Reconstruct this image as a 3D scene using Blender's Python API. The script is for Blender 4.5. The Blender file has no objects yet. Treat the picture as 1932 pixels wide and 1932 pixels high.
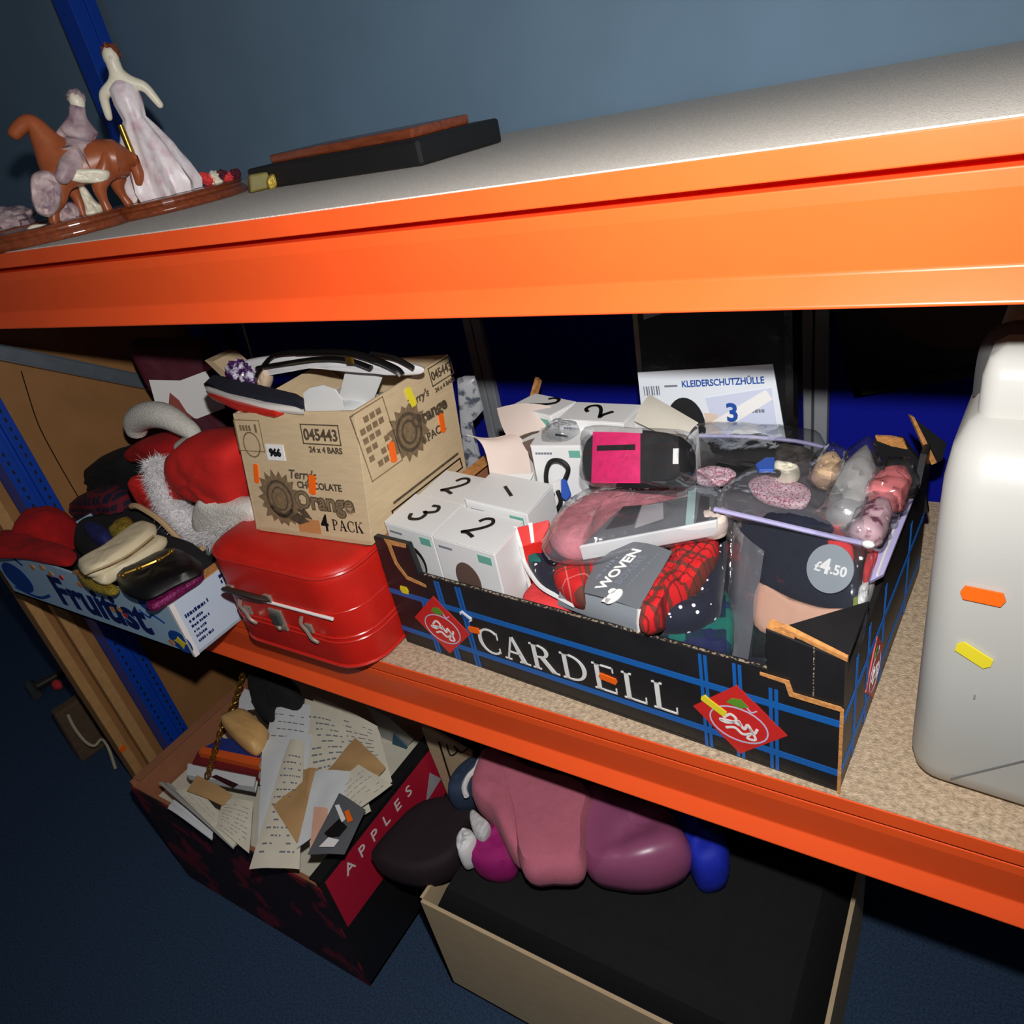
import bpy, math, random
from mathutils import Vector, Matrix, noise

S = bpy.context.scene
COL = S.collection
V = Vector

# ------------------------------------------------------------------ camera, sky, flash, exposure
FPX, CEN = 1402.5, 966.0                      # focal length in pixels of the 1932 px frame
CAMP = V((0.68025707, -0.53575057, 0.67042726))
RIGHT = V((0.84334793, 0.50358429, -0.18752902))
DOWN = V((0.11737671, -0.51318062, -0.85021665))
FWD = V((-0.52439201, 0.69501691, -0.49189888))
cam_data = bpy.data.cameras.new('camera')
cam_data.sensor_width = 36.0
cam_data.lens = 36.0 * FPX / 1932.0
cam_data.clip_start = 0.02
cam_data.clip_end = 50
cam = bpy.data.objects.new('camera', cam_data)
COL.objects.link(cam)
R3 = Matrix((RIGHT, -DOWN, -FWD)).transposed()
cam.matrix_world = Matrix.Translation(CAMP) @ R3.to_4x4()
S.camera = cam

world = bpy.data.worlds.new('room_light')
S.world = world
world.use_nodes = True
bg = world.node_tree.nodes['Background']
bg.inputs[0].default_value = (0.75, 0.85, 1.0, 1)
bg.inputs[1].default_value = 0.045

fl = bpy.data.lights.new('camera_flash', 'SPOT')
fl.energy = 40
fl.shadow_soft_size = 0.012
fl.spot_size = math.radians(150)
fl.spot_blend = 1.0
fl.color = (1.0, 0.985, 0.96)
flash = bpy.data.objects.new('camera_flash', fl)
COL.objects.link(flash)
flash.matrix_world = Matrix.Translation(CAMP - DOWN * 0.110) @ R3.to_4x4()

S.view_settings.view_transform = 'Standard'
S.view_settings.look = 'None'
S.view_settings.exposure = 0.0
S.view_settings.gamma = 1.0
S.view_settings.use_curve_mapping = False
S.cycles.max_bounces = 10
S.cycles.transparent_max_bounces = 24
S.cycles.sample_clamp_indirect = 4.0


def at(px, py, x=None, y=None, z=None, pl=None):
    """the point where the sight line through a pixel of the photograph meets a plane of the room"""
    d = RIGHT * ((px - CEN) / FPX) + DOWN * ((py - CEN) / FPX) + FWD
    if pl is not None:
        p0, n = V(pl[0]), V(pl[1])
        t = (p0 - CAMP).dot(n) / d.dot(n)
    elif x is not None:
        t = (x - CAMP.x) / d.x
    elif y is not None:
        t = (y - CAMP.y) / d.y
    else:
        t = (z - CAMP.z) / d.z
    return CAMP + d * t


# ------------------------------------------------------------------ materials
def lin(c):
    return c / 12.92 if c <= 0.04045 else ((c + 0.055) / 1.055) ** 2.4


def rgb(r, g, b):
    return (lin(r / 255), lin(g / 255), lin(b / 255), 1)


MATS = {}


def mat(name, col, rough=0.6, metal=0.0, var=0.0, scale=40, bump=0.0, bscale=None, spec=0.5, coat=0.0,
        sheen=0.0, stretch=None, col2=None, thr=None):
    if name in MATS:
        return MATS[name]
    m = bpy.data.materials.new(name)
    m.use_nodes = True
    nt = m.node_tree
    b = nt.nodes['Principled BSDF']
    b.inputs['Base Color'].default_value = rgb(*col)
    b.inputs['Roughness'].default_value = rough
    b.inputs['Metallic'].default_value = metal
    b.inputs['Specular IOR Level'].default_value = spec
    b.inputs['Coat Weight'].default_value = coat
    b.inputs['Sheen Weight'].default_value = sheen
    tc = nt.nodes.new('ShaderNodeTexCoord')
    src = tc.outputs['Object']
    if stretch:
        mp = nt.nodes.new('ShaderNodeMapping')
        mp.inputs['Scale'].default_value = stretch
        nt.links.new(src, mp.inputs[0])
        src = mp.outputs[0]
    if var > 0 or col2 is not None:
        n = nt.nodes.new('ShaderNodeTexNoise')
        n.inputs['Scale'].default_value = scale
        n.inputs['Detail'].default_value = 5
        nt.links.new(src, n.inputs['Vector'])
        r = nt.nodes.new('ShaderNodeValToRGB')
        a, c = (0.3, 0.7) if thr is None else thr
        r.color_ramp.elements[0].position = a
        r.color_ramp.elements[1].position = c
        base = rgb(*col)
        if col2 is not None:
            r.color_ramp.elements[0].color = base
            r.color_ramp.elements[1].color = rgb(*col2)
        else:
            r.color_ramp.elements[0].color = tuple(max(0, k * (1 - var)) for k in base[:3]) + (1,)
            r.color_ramp.elements[1].color = tuple(min(1, k * (1 + var)) for k in base[:3]) + (1,)
        nt.links.new(n.outputs['Fac'], r.inputs[0])
        nt.links.new(r.outputs[0], b.inputs['Base Color'])
    if bump > 0:
        n2 = nt.nodes.new('ShaderNodeTexNoise')
        n2.inputs['Scale'].default_value = bscale or scale
        n2.inputs['Detail'].default_value = 4
        nt.links.new(src, n2.inputs['Vector'])
        bp = nt.nodes.new('ShaderNodeBump')
        bp.inputs['Strength'].default_value = bump
        bp.inputs['Distance'].default_value = 0.002
        nt.links.new(n2.outputs['Fac'], bp.inputs['Height'])
        nt.links.new(bp.outputs[0], b.inputs['Normal'])
    MATS[name] = m
    return m


def clear(name, tint=(235, 240, 245), haze=0.07, gloss=0.3, rough=0.08, bump=0.5, bscale=30):
    if name in MATS:
        return MATS[name]
    m = bpy.data.materials.new(name)
    m.use_nodes = True
    nt = m.node_tree
    nt.nodes.remove(nt.nodes['Principled BSDF'])
    out = nt.nodes['Material Output']
    tr = nt.nodes.new('ShaderNodeBsdfTransparent')
    tr.inputs[0].default_value = (0.96, 0.97, 0.98, 1)
    gl = nt.nodes.new('ShaderNodeBsdfGlossy')
    gl.inputs['Roughness'].default_value = rough
    df = nt.nodes.new('ShaderNodeBsdfDiffuse')
    df.inputs[0].default_value = rgb(*tint)
    mx0 = nt.nodes.new('ShaderNodeMixShader')
    mx0.inputs[0].default_value = haze
    nt.links.new(tr.outputs[0], mx0.inputs[1])
    nt.links.new(df.outputs[0], mx0.inputs[2])
    lw = nt.nodes.new('ShaderNodeLayerWeight')
    lw.inputs['Blend'].default_value = gloss
    mx = nt.nodes.new('ShaderNodeMixShader')
    mu = nt.nodes.new('ShaderNodeMath')
    mu.operation = 'MULTIPLY_ADD'
    mu.inputs[1].default_value = 0.55
    mu.inputs[2].default_value = 0.05
    nt.links.new(lw.outputs['Facing'], mu.inputs[0])
    nt.links.new(mu.outputs[0], mx.inputs[0])
    nt.links.new(mx0.outputs[0], mx.inputs[1])
    nt.links.new(gl.outputs[0], mx.inputs[2])
    tc = nt.nodes.new('ShaderNodeTexCoord')
    n2 = nt.nodes.new('ShaderNodeTexNoise')
    n2.inputs['Scale'].default_value = bscale
    n2.inputs['Detail'].default_value = 3
    nt.links.new(tc.outputs['Object'], n2.inputs['Vector'])
    bp = nt.nodes.new('ShaderNodeBump')
    bp.inputs['Strength'].default_value = bump
    bp.inputs['Distance'].default_value = 0.006
    nt.links.new(n2.outputs['Fac'], bp.inputs['Height'])
    nt.links.new(bp.outputs[0], gl.inputs['Normal'])
    nt.links.new(mx.outputs[0], out.inputs[0])
    MATS[name] = m
    return m


def weave(name, base, bands, period, rough=0.85, bump=0.4):
    """tartan: bands = [(start, end, colour, strength)] repeated along u and v of the cloth"""
    m = bpy.data.materials.new(name)
    m.use_nodes = True
    nt = m.node_tree
    b = nt.nodes['Principled BSDF']
    b.inputs['Roughness'].default_value = rough
    b.inputs['Sheen Weight'].default_value = 0.0
    uv = nt.nodes.new('ShaderNodeUVMap')
    sp = nt.nodes.new('ShaderNodeSeparateXYZ')
    nt.links.new(uv.outputs[0], sp.inputs[0])
    cur = None
    rgbn = nt.nodes.new('ShaderNodeRGB')
    rgbn.outputs[0].default_value = rgb(*base)
    cur = rgbn.outputs[0]
    for ax in (0, 1):
        dv = nt.nodes.new('ShaderNodeMath')
        dv.operation = 'DIVIDE'
        dv.inputs[1].default_value = period
        nt.links.new(sp.outputs[ax], dv.inputs[0])
        fr = nt.nodes.new('ShaderNodeMath')
        fr.operation = 'FRACT'
        nt.links.new(dv.outputs[0], fr.inputs[0])
        for (s, e, c, k) in bands:
            g = nt.nodes.new('ShaderNodeMath')
            g.operation = 'COMPARE'
            g.inputs[1].default_value = (s + e) / 2
            g.inputs[2].default_value = (e - s) / 2
            nt.links.new(fr.outputs[0], g.inputs[0])
            mk = nt.nodes.new('ShaderNodeMath')
            mk.operation = 'MULTIPLY'
            mk.inputs[1].default_value = k
            nt.links.new(g.outputs[0], mk.inputs[0])
            mx = nt.nodes.new('ShaderNodeMixRGB')
            mx.inputs[2].default_value = rgb(*c)
            nt.links.new(mk.outputs[0], mx.inputs[0])
            nt.links.new(cur, mx.inputs[1])
            cur = mx.outputs[0]
    nt.links.new(cur, b.inputs['Base Color'])
    tc = nt.nodes.new('ShaderNodeTexCoord')
    n2 = nt.nodes.new('ShaderNodeTexNoise')
    n2.inputs['Scale'].default_value = 900
    nt.links.new(tc.outputs['Object'], n2.inputs['Vector'])
    bp = nt.nodes.new('ShaderNodeBump')
    bp.inputs['Strength'].default_value = bump
    bp.inputs['Distance'].default_value = 0.001
    nt.links.new(n2.outputs['Fac'], bp.inputs['Height'])
    nt.links.new(bp.outputs[0], b.inputs['Normal'])
    MATS[name] = m
    return m


def dotted(name, base, dot, scale, size, rough=0.85):
    m = mat(name, base, rough, sheen=0.1)
    nt = m.node_tree
    b = nt.nodes['Principled BSDF']
    tc = nt.nodes.new('ShaderNodeTexCoord')
    vo = nt.nodes.new('ShaderNodeTexVoronoi')
    vo.inputs['Scale'].default_value = scale
    nt.links.new(tc.outputs['Object'], vo.inputs['Vector'])
    lt = nt.nodes.new('ShaderNodeMath')
    lt.operation = 'LESS_THAN'
    lt.inputs[1].default_value = size
    nt.links.new(vo.outputs['Distance'], lt.inputs[0])
    mx = nt.nodes.new('ShaderNodeMixRGB')
    mx.inputs[1].default_value = rgb(*base)
    mx.inputs[2].default_value = rgb(*dot)
    nt.links.new(lt.outputs[0], mx.inputs[0])
    nt.links.new(mx.outputs[0], b.inputs['Base Color'])
    return m


orange = mat('orange_beam_paint', (254, 93, 40), 0.36, var=0.05, scale=12, spec=0.35, bump=0.05, bscale=60)
blue_paint = mat('blue_upright_paint', (10, 66, 176), 0.45, var=0.06, scale=20)
galv = mat('galvanised_steel', (140, 150, 160), 0.45, metal=0.6, var=0.12, scale=30)
board_m = mat('chipboard', (170, 140, 105), 0.85, var=0.2, scale=120)
carpet_b = mat('beige_carpet', (200, 176, 148), 0.95, var=0.34, scale=170, bump=1.0, bscale=420, spec=0.1)
carpet_g = mat('grey_carpet', (222, 213, 203), 0.95, var=0.16, scale=420, bump=0.7, bscale=600, spec=0.1)
floor_m = mat('navy_carpet_floor', (58, 78, 106), 0.95, var=0.35, scale=260, bump=0.9, bscale=500, spec=0.1)
hard_m = mat('hardboard_brown', (168, 118, 70), 0.6, var=0.08, scale=14, bump=0.1, bscale=300)
hard_e = mat('hardboard_edge', (196, 148, 92), 0.7, var=0.1, scale=60)
pblue = mat('royal_blue_fabric', (15, 24, 146), 0.85, var=0.06, scale=300, bump=0.3, bscale=700, spec=0.1)
pgrey = mat('partition_alu', (168, 172, 178), 0.4, metal=0.35, var=0.05, scale=20)
slate = mat('slate_wall_paint', (104, 130, 152), 0.8, var=0.05, scale=8)
black = mat('black_plain', (18, 18, 20), 0.6, var=0.1, scale=60)
blackcard = mat('black_printed_card', (34, 33, 35), 0.42, var=0.16, scale=25, bump=0.12, bscale=140, spec=0.45)
kraft = mat('kraft_card', (206, 182, 146), 0.75, var=0.06, scale=35, bump=0.12, bscale=90, spec=0.25, stretch=(1, 1, 6))
kraft_e = mat('torn_kraft_edge', (206, 142, 80), 0.9, var=0.25, scale=160, bump=0.6, bscale=300)
kraft_dot = mat('corrugated_edge', (30, 28, 28), 0.8, col2=(168, 150, 124), scale=330, thr=(0.5, 0.56))
white_c = mat('white_card', (236, 236, 236), 0.45, var=0.02, scale=10, spec=0.4)
cream_c = mat('cream_card', (232, 226, 212), 0.5, var=0.03, scale=18)
pinkish_c = mat('inner_card_pinkish', (226, 208, 198), 0.6, var=0.04, scale=20)
ink = mat('black_ink', (14, 14, 16), 0.5)
printk = mat('brown_black_print', (84, 70, 54), 0.75, var=0.35, scale=120)
printl = mat('faint_print', (128, 106, 78), 0.75, var=0.25, scale=200)
redp = mat('emblem_red', (214, 44, 40), 0.45)
bluep = mat('print_blue', (26, 98, 178), 0.45)
whitep = mat('print_white', (240, 238, 236), 0.5)
greenp = mat('print_green', (98, 150, 44), 0.5)
tealp = mat('print_teal', (112, 178, 162), 0.5)
stick_o = mat('orange_sticker', (255, 108, 20), 0.5)
stick_y = mat('yellow_sticker', (238, 220, 50), 0.5)
brownw = mat('brown_window', (104, 82, 74), 0.4)
red_case = mat('red_leatherette', (204, 32, 22), 0.44, var=0.08, scale=25, bump=0.16, bscale=500, spec=0.5)
red_pipe = mat('red_piping', (206, 40, 30), 0.3, spec=0.6)
chrome = mat('worn_chrome', (190, 180, 165), 0.25, metal=0.6, var=0.2, scale=60)
brass = mat('brass', (180, 140, 60), 0.3, metal=0.9, var=0.15, scale=60)
leather = mat('dark_brown_leather', (52, 44, 38), 0.5, var=0.2, scale=60, bump=0.2)
sky_c = mat('pale_blue_print_card', (176, 206, 232), 0.5, var=0.03, scale=20)
navy_p = mat('navy_print', (12, 34, 96), 0.5)
mid_p = mat('mid_blue_print', (24, 76, 160), 0.5)
felt_red = mat('red_felt', (172, 8, 14), 0.95, var=0.12, scale=60, bump=0.5, bscale=300, sheen=0.0)
santa_red = mat('santa_red_cloth', (206, 28, 22), 0.85, var=0.07, scale=30, bump=0.2, bscale=500, sheen=0.0)
furw = mat('white_fur', (232, 228, 230), 0.9, sheen=0.05)
knitw = mat('white_knit', (232, 228, 218), 0.9, bump=0.9, bscale=230, var=0.1, scale=200)
navy_f = mat('navy_fabric', (20, 24, 44), 0.9, bump=0.3, bscale=300, var=0.15, scale=80)
black_f = mat('black_fabric', (16, 16, 19), 0.9, bump=0.3, bscale=300, var=0.2, scale=80)
burg = mat('burgundy_fabric', (78, 12, 34), 0.75, bump=0.25, bscale=200, var=0.15, scale=50)
blackleather = mat('black_patent', (13, 13, 14), 0.42, bump=0.25, bscale=60)
creaml = mat('cream_leather', (228, 214, 178), 0.5, var=0.06, scale=40, bump=0.15, bscale=200)
goldf = mat('gold_sequin', (176, 150, 56), 0.4, metal=0.4, var=0.4, scale=260, bump=0.9, bscale=300)
magseq = mat('magenta_sequin', (120, 22, 84), 0.35, metal=0.3, var=0.5, scale=260, bump=1.0, bscale=320)
purple = mat('purple_gem', (70, 30, 92), 0.3, col2=(225, 220, 236), scale=60, thr=(0.5, 0.6))
greyp = mat('warm_grey_plastic', (186, 185, 180), 0.36, var=0.015, scale=8, spec=0.4, bump=0.04, bscale=700)
darkp = mat('dark_grey_plastic', (70, 70, 70), 0.45)
pinklabel = mat('magenta_label', (226, 28, 108), 0.5, var=0.12, scale=150)
blackk = mat('black_nylon', (17, 17, 20), 0.8, var=0.3, scale=90, bump=0.4, bscale=120)
pinkf = mat('pink_fleece', (222, 128, 138), 0.95, var=0.14, scale=120, bump=0.6, bscale=240, sheen=0.05)
coralf = mat('coral_cloth', (222, 60, 62), 0.9, var=0.1, scale=100, bump=0.4, bscale=300)
greycard = mat('grey_band_card', (104, 108, 114), 0.55, var=0.03, scale=20)
greycard2 = mat('light_grey_card', (150, 156, 164), 0.55)
silverc = mat('silver_wrap', (214, 212, 210), 0.28, metal=0.35, var=0.1, scale=40, bump=0.8, bscale=60)
tan_f = mat('tan_cloth', (214, 178, 142), 0.9, var=0.15, scale=120)
skin_p = mat('peach_print', (226, 176, 152), 0.5, var=0.03, scale=20)
lav = mat('lavender_plastic', (186, 180, 224), 0.35, var=0.05, scale=20)
lace = mat('pink_lace', (232, 206, 214), 0.8, col2=(196, 84, 120), scale=420, thr=(0.5, 0.58))
pinkcord = mat('pink_cord', (206, 168, 176), 0.7, col2=(120, 60, 84), scale=70, thr=(0.5, 0.6))
hairb = mat('blue_slide', (46, 92, 190), 0.35)
paper = mat('aged_paper', (226, 220, 200), 0.8, var=0.05, scale=30)
paperw = mat('white_paper', (222, 226, 228), 0.75, var=0.03, scale=20)
env = mat('buff_envelope', (192, 152, 102), 0.8, var=0.06, scale=30)
inkl = mat('faded_ink', (120, 124, 136), 0.8)
photo_m = mat('grey_photo', (96, 100, 104), 0.4)
bookred = mat('maroon_book', (116, 28, 34), 0.6)
bookor = mat('orange_book', (226, 96, 34), 0.6)
bookbl = mat('blue_book', (40, 54, 130), 0.6)
cartonin = mat('brown_carton_inside', (164, 106, 74), 0.8, var=0.06, scale=25)
cartondk = mat('dark_printed_carton', (40, 20, 24), 0.6, col2=(120, 24, 40), scale=14, thr=(0.56, 0.6))
crimson = mat('crimson_print', (190, 24, 56), 0.55)
woodl = mat('light_wood', (222, 176, 112), 0.5, var=0.1, scale=20, stretch=(1, 8, 1))
wood_r = mat('polished_red_wood', (126, 62, 36), 0.25, var=0.25, scale=30, spec=0.6, stretch=(1, 6, 6))
horse_m = mat('chestnut_glaze', (160, 84, 48), 0.35, var=0.15, scale=50)
robe_m = mat('mauve_glaze', (196, 172, 172), 0.5, col2=(120, 90, 110), scale=45, thr=(0.4, 0.7))
dress_m = mat('white_pink_glaze', (240, 230, 232), 0.4, col2=(214, 176, 188), scale=60, thr=(0.45, 0.75))
fig_w = mat('cream_glaze', (236, 228, 206), 0.4, var=0.1, scale=60)
olive = mat('olive_glaze', (124, 114, 52), 0.5, var=0.2, scale=40)
pinkcoat = mat('pink_wool', (198, 108, 128), 0.95, var=0.05, scale=90, bump=0.35, bscale=500, sheen=0.05)
satin = mat('mauve_satin', (158, 84, 122), 0.35, var=0.06, scale=12, spec=0.7)
magenta = mat('magenta_cloth', (160, 14, 108), 0.8, var=0.1, scale=60)
bluecloth = mat('bright_blue_cloth', (22, 44, 190), 0.7, var=0.12, scale=40)
rope = mat('pale_rope', (190, 178, 150), 0.9, bump=0.6, bscale=400)
bagm = mat('brown_canvas', (96, 76, 58), 0.9, var=0.15, scale=60)
blackwrap = mat('black_polythene', (16, 16, 18), 0.22, bump=0.8, bscale=34, spec=0.6)
tartan = weave('red_tartan', (206, 26, 30), [(0.0, 0.16, (70, 60, 48), .85), (0.24, 0.3, (70, 60, 48), .7), (0.62, 0.66, (226, 150, 140), .5)], 0.043)
tartan2 = weave('red_tartan_small', (214, 26, 30), [(0.0, 0.2, (66, 50, 40), .8), (0.5, 0.58, (90, 20, 24), .8)], 0.024)
gtartan = weave('green_tartan', (16, 40, 60), [(0.1, 0.4, (20, 110, 98), .8), (0.6, 0.8, (22, 28, 74), .8)], 0.06)
striped = weave('red_navy_stripe', (24, 22, 44), [(0.1, 0.32, (120, 18, 36), .75), (0.6, 0.7, (120, 18, 36), .7)], 0.035)
spot = dotted('navy_spotted', (22, 26, 46), (236, 236, 240), 75, 0.16)
clr = clear('clear_bag', haze=0.012)
clr2 = clear('hazy_bag', haze=0.09, tint=(214, 212, 222))
clr3 = clear('crisp_film', haze=0.012, gloss=0.4, bump=0.8, bscale=22)


# ------------------------------------------------------------------ mesh helpers
class MB:
    def __init__(s):
        s.v, s.f, s.uv = [], [], []

    def add(s, p, uv=(0, 0)):
        s.v.append(V(p))
        s.uv.append(uv)
        return len(s.v) - 1

    def face(s, *i):
        s.f.append(tuple(i))

    def hexa(s, c):
        """c: 4 bottom corners then 4 top corners"""
        i = [s.add(p) for p in c]
        for q in ((3, 2, 1, 0), (4, 5, 6, 7), (0, 1, 5, 4), (1, 2, 6, 5), (2, 3, 7, 6), (3, 0, 4, 7)):
            s.face(*[i[k] for k in q])
        return s

    def box(s, o, a, b, c):
        """o corner, three edge vectors"""
        o, a, b, c = V(o), V(a), V(b), V(c)
        return s.hexa([o, o + a, o + a + b, o + b, o + c, o + a + c, o + a + b + c, o + b + c])

    def prism(s, pts, d):
        pts = [V(p) for p in pts]
        d = V(d)
        n = len(pts)
        a = [s.add(p) for p in pts]
        b = [s.add(p + d) for p in pts]
        s.face(*a[::-1])
        s.face(*b)
        for i in range(n):
            j = (i + 1) % n
            s.face(a[i], a[j], b[j], b[i])
        return s

    def tube(s, path, r, n=8, closed=False, cap=True, flat=1.0, up=None):
        path = [V(p) for p in path]
        m = len(path)
        rings = []
        prev = None
        for i, p in enumerate(path):
            if closed:
                t = path[(i + 1) % m] - path[i - 1]
            else:
                t = path[min(i + 1, m - 1)] - path[max(i - 1, 0)]
            t.normalize()
            if up is not None:
                x = t.cross(V(up))
            elif prev is None:
                x = t.cross(V((0, 0, 1)) if abs(t.z) < 0.9 else V((1, 0, 0)))
            else:
                x = prev - t * prev.dot(t)
            if x.length < 1e-6:
                x = t.orthogonal()
            x.normalize()
            y = t.cross(x)
            prev = x
            rr = r[i] if isinstance(r, (list, tuple)) else r
            rings.append([s.add(p + x * (math.cos(2 * math.pi * k / n) * rr) + y * (math.sin(2 * math.pi * k / n) * rr * flat),
                                (k / n, i / m)) for k in range(n)])
        for i in range(m if closed else m - 1):
            A, B = rings[i], rings[(i + 1) % m]
            for k in range(n):
                s.face(A[k], A[(k + 1) % n], B[(k + 1) % n], B[k])
        if cap and not closed:
            s.face(*rings[0][::-1])
            s.face(*rings[-1])
        return s

    def loft(s, rings, cap=True):
        R = [[s.add(p) for p in r] for r in rings]
        n = len(R[0])
        for A, B in zip(R, R[1:]):
            for k in range(n):
                s.face(A[k], A[(k + 1) % n], B[(k + 1) % n], B[k])
        if cap:
            s.face(*R[0][::-1])
            s.face(*R[-1])
        return s

    def sheet(s, fn, nu=10, nv=10, th=0.001):
        P = [[V(fn(i / nu, j / nv)) for i in range(nu + 1)] for j in range(nv + 1)]
        N = []
        for j in range(nv + 1):
            row = []
            for i in range(nu + 1):
                du = P[j][min(i + 1, nu)] - P[j][max(i - 1, 0)]
                dv = P[min(j + 1, nv)][i] - P[max(j - 1, 0)][i]
                row.append(du.cross(dv).normalized())
            N.append(row)
        lu = (P[0][nu] - P[0][0]).length
        lv = (P[nv][0] - P[0][0]).length
        T = [[s.add(P[j][i], (i / nu * lu, j / nv * lv)) for i in range(nu + 1)] for j in range(nv + 1)]
        B = [[s.add(P[j][i] - N[j][i] * th, (i / nu * lu, j / nv * lv)) for i in range(nu + 1)] for j in range(nv + 1)]
        for j in range(nv):
            for i in range(nu):
                s.face(T[j][i], T[j][i + 1], T[j + 1][i + 1], T[j + 1][i])
                s.face(B[j + 1][i], B[j + 1][i + 1], B[j][i + 1], B[j][i])
        for i in range(nu):
            s.face(T[0][i + 1], T[0][i], B[0][i], B[0][i + 1])
            s.face(T[nv][i], T[nv][i + 1], B[nv][i + 1], B[nv][i])
        for j in range(nv):
            s.face(T[j][0], T[j + 1][0], B[j + 1][0], B[j][0])
            s.face(T[j + 1][nu], T[j][nu], B[j][nu], B[j + 1][nu])
        return s

    def cushion(s, outline, up=None, top=0.02, bot=0.01, seed=0, amp=0.004, freq=25, rings=9, sub=4, p=3.4, wr=None, closed_smooth=True):
        """a soft body that fills a (star-shaped) outline, swelling along up"""
        o = [V(q) for q in outline]
        if closed_smooth:
            o = smooth(o, sub, True)
        n = len(o)
        c = sum(o, V()) / n
        if up is None:
            nn = V()
            for i in range(n):
                nn += (o[i] - c).cross(o[(i + 1) % n] - c)
            up = nn.normalized()
            if up.dot(CAMP - c) < 0:
                up = -up
        up = V(up).normalized()
        e1 = (o[0] - c)
        e1 = (e1 - up * e1.dot(up)).normalized()
        e2 = up.cross(e1)
        sd = V((seed * 3.17, seed * 1.73, seed * 5.11))

        def nz(q):
            k = noise.noise(q * freq + sd) + 0.7 * (0.5 - abs(noise.noise(q * freq * 2.1 + sd)) * 2) + 0.25 * noise.noise(q * freq * 5 + sd)
            if wr:
                d, f, a = wr
                k += a * noise.noise(V((q.dot(V(d)) * f, q.dot(e1) * f * .12, seed)))
            return k
        allr = []
        for k in range(rings):
            r = 1 - k / rings
            h = top * (1 - r ** p) ** (1 / p)
            row = []
            for q in o:
                b = c + (q - c) * r
                w = 1 - r ** 6
                x = b + up * (h + amp * nz(b) * w)
                row.append(s.add(x, ((b - c).dot(e1), (b - c).dot(e2))))
            allr.append(row)
        ct = s.add(c + up * (top + amp * nz(c)), (0, 0))
        low = []
        for k, (r, hh) in enumerate(((0.985, 0.45), (0.9, 0.85), (0.7, 1.0))):
            low.append([s.add(c + (q - c) * r - up * bot * hh, ((q - c).dot(e1) * r, (q - c).dot(e2) * r)) for q in o])
        cb = s.add(c - up * bot)
        seq = low[::-1] + allr
        flip = (o[0] - c).cross(o[1] - c).dot(up) < 0
        for A, B in zip(seq, seq[1:]):
            for k in range(n):
                f = (A[k], A[(k + 1) % n], B[(k + 1) % n], B[k])
                s.face(*(f[::-1] if flip else f))
        for k in range(n):
            f = (seq[-1][k], seq[-1][(k + 1) % n], ct)
            s.face(*(f[::-1] if flip else f))
            f = (seq[0][(k + 1) % n], seq[0][k], cb)
            s.face(*(f[::-1] if flip else f))
        return s

    def blob(s, c, r, M=None, seed=0, amp=0.1, freq=3, nu=28, nv=16, pw=2.0):
        c = V(c)
        M = M or Matrix.Identity(3)
        rows = []
        for j in range(nv + 1):
            th = math.pi * j / nv
            row = []
            for i in range(nu):
                ph = 2 * math.pi * i / nu
                d = V((math.sin(th) * math.cos(ph), math.sin(th) * math.sin(ph), math.cos(th)))
                k = 1.0
                if pw != 2.0:
                    k = 1 / (abs(d.x) ** pw + abs(d.y) ** pw + abs(d.z) ** pw) ** (1 / pw)
                k *= 1 + amp * noise.noise(d * freq + V((seed * 7.1, seed * 3.3, seed)))
                q = V((d.x * r[0], d.y * r[1], d.z * r[2])) * k
                row.append(s.add(c + M @ q, (i / nu * r[0] * 4, j / nv * r[2] * 3)))
            rows.append(row)
        for j in range(nv):
            for i in range(nu):
                s.face(rows[j + 1][i], rows[j + 1][(i + 1) % nu], rows[j][(i + 1) % nu], rows[j][i])
        return s


def smooth(pts, sub=4, closed=False):
    pts = [V(p) for p in pts]
    n = len(pts)
    out = []
    rng = range(n) if closed else range(n - 1)
    for i in rng:
        if closed:
            a, b, c, d = pts[i - 1], pts[i], pts[(i + 1) % n], pts[(i + 2) % n]
        else:
            a, b, c, d = pts[max(i - 1, 0)], pts[i], pts[i + 1], pts[min(i + 2, n - 1)]
        for k in range(sub):
            t = k / sub
            out.append(0.5 * ((2 * b) + (c - a) * t + (2 * a - 5 * b + 4 * c - d) * t * t + (3 * b - a - 3 * c + d) * t ** 3))
    if not closed:
        out.append(pts[-1])
    return out


def thing(name, label, cat, loc=(0, 0, 0), group=None, kind=None):
    o = bpy.data.objects.new(name, None)
    o.empty_display_size = 0.03
    COL.objects.link(o)
    o.location = loc
    o['label'] = label
    o['category'] = cat
    if group:
        o['group'] = group
    if kind:
        o['kind'] = kind
    return o


def worldloc(o):
    p = V(o.location)
    while o.parent:
        o = o.parent
        p = p + V(o.location)
    return p


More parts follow.
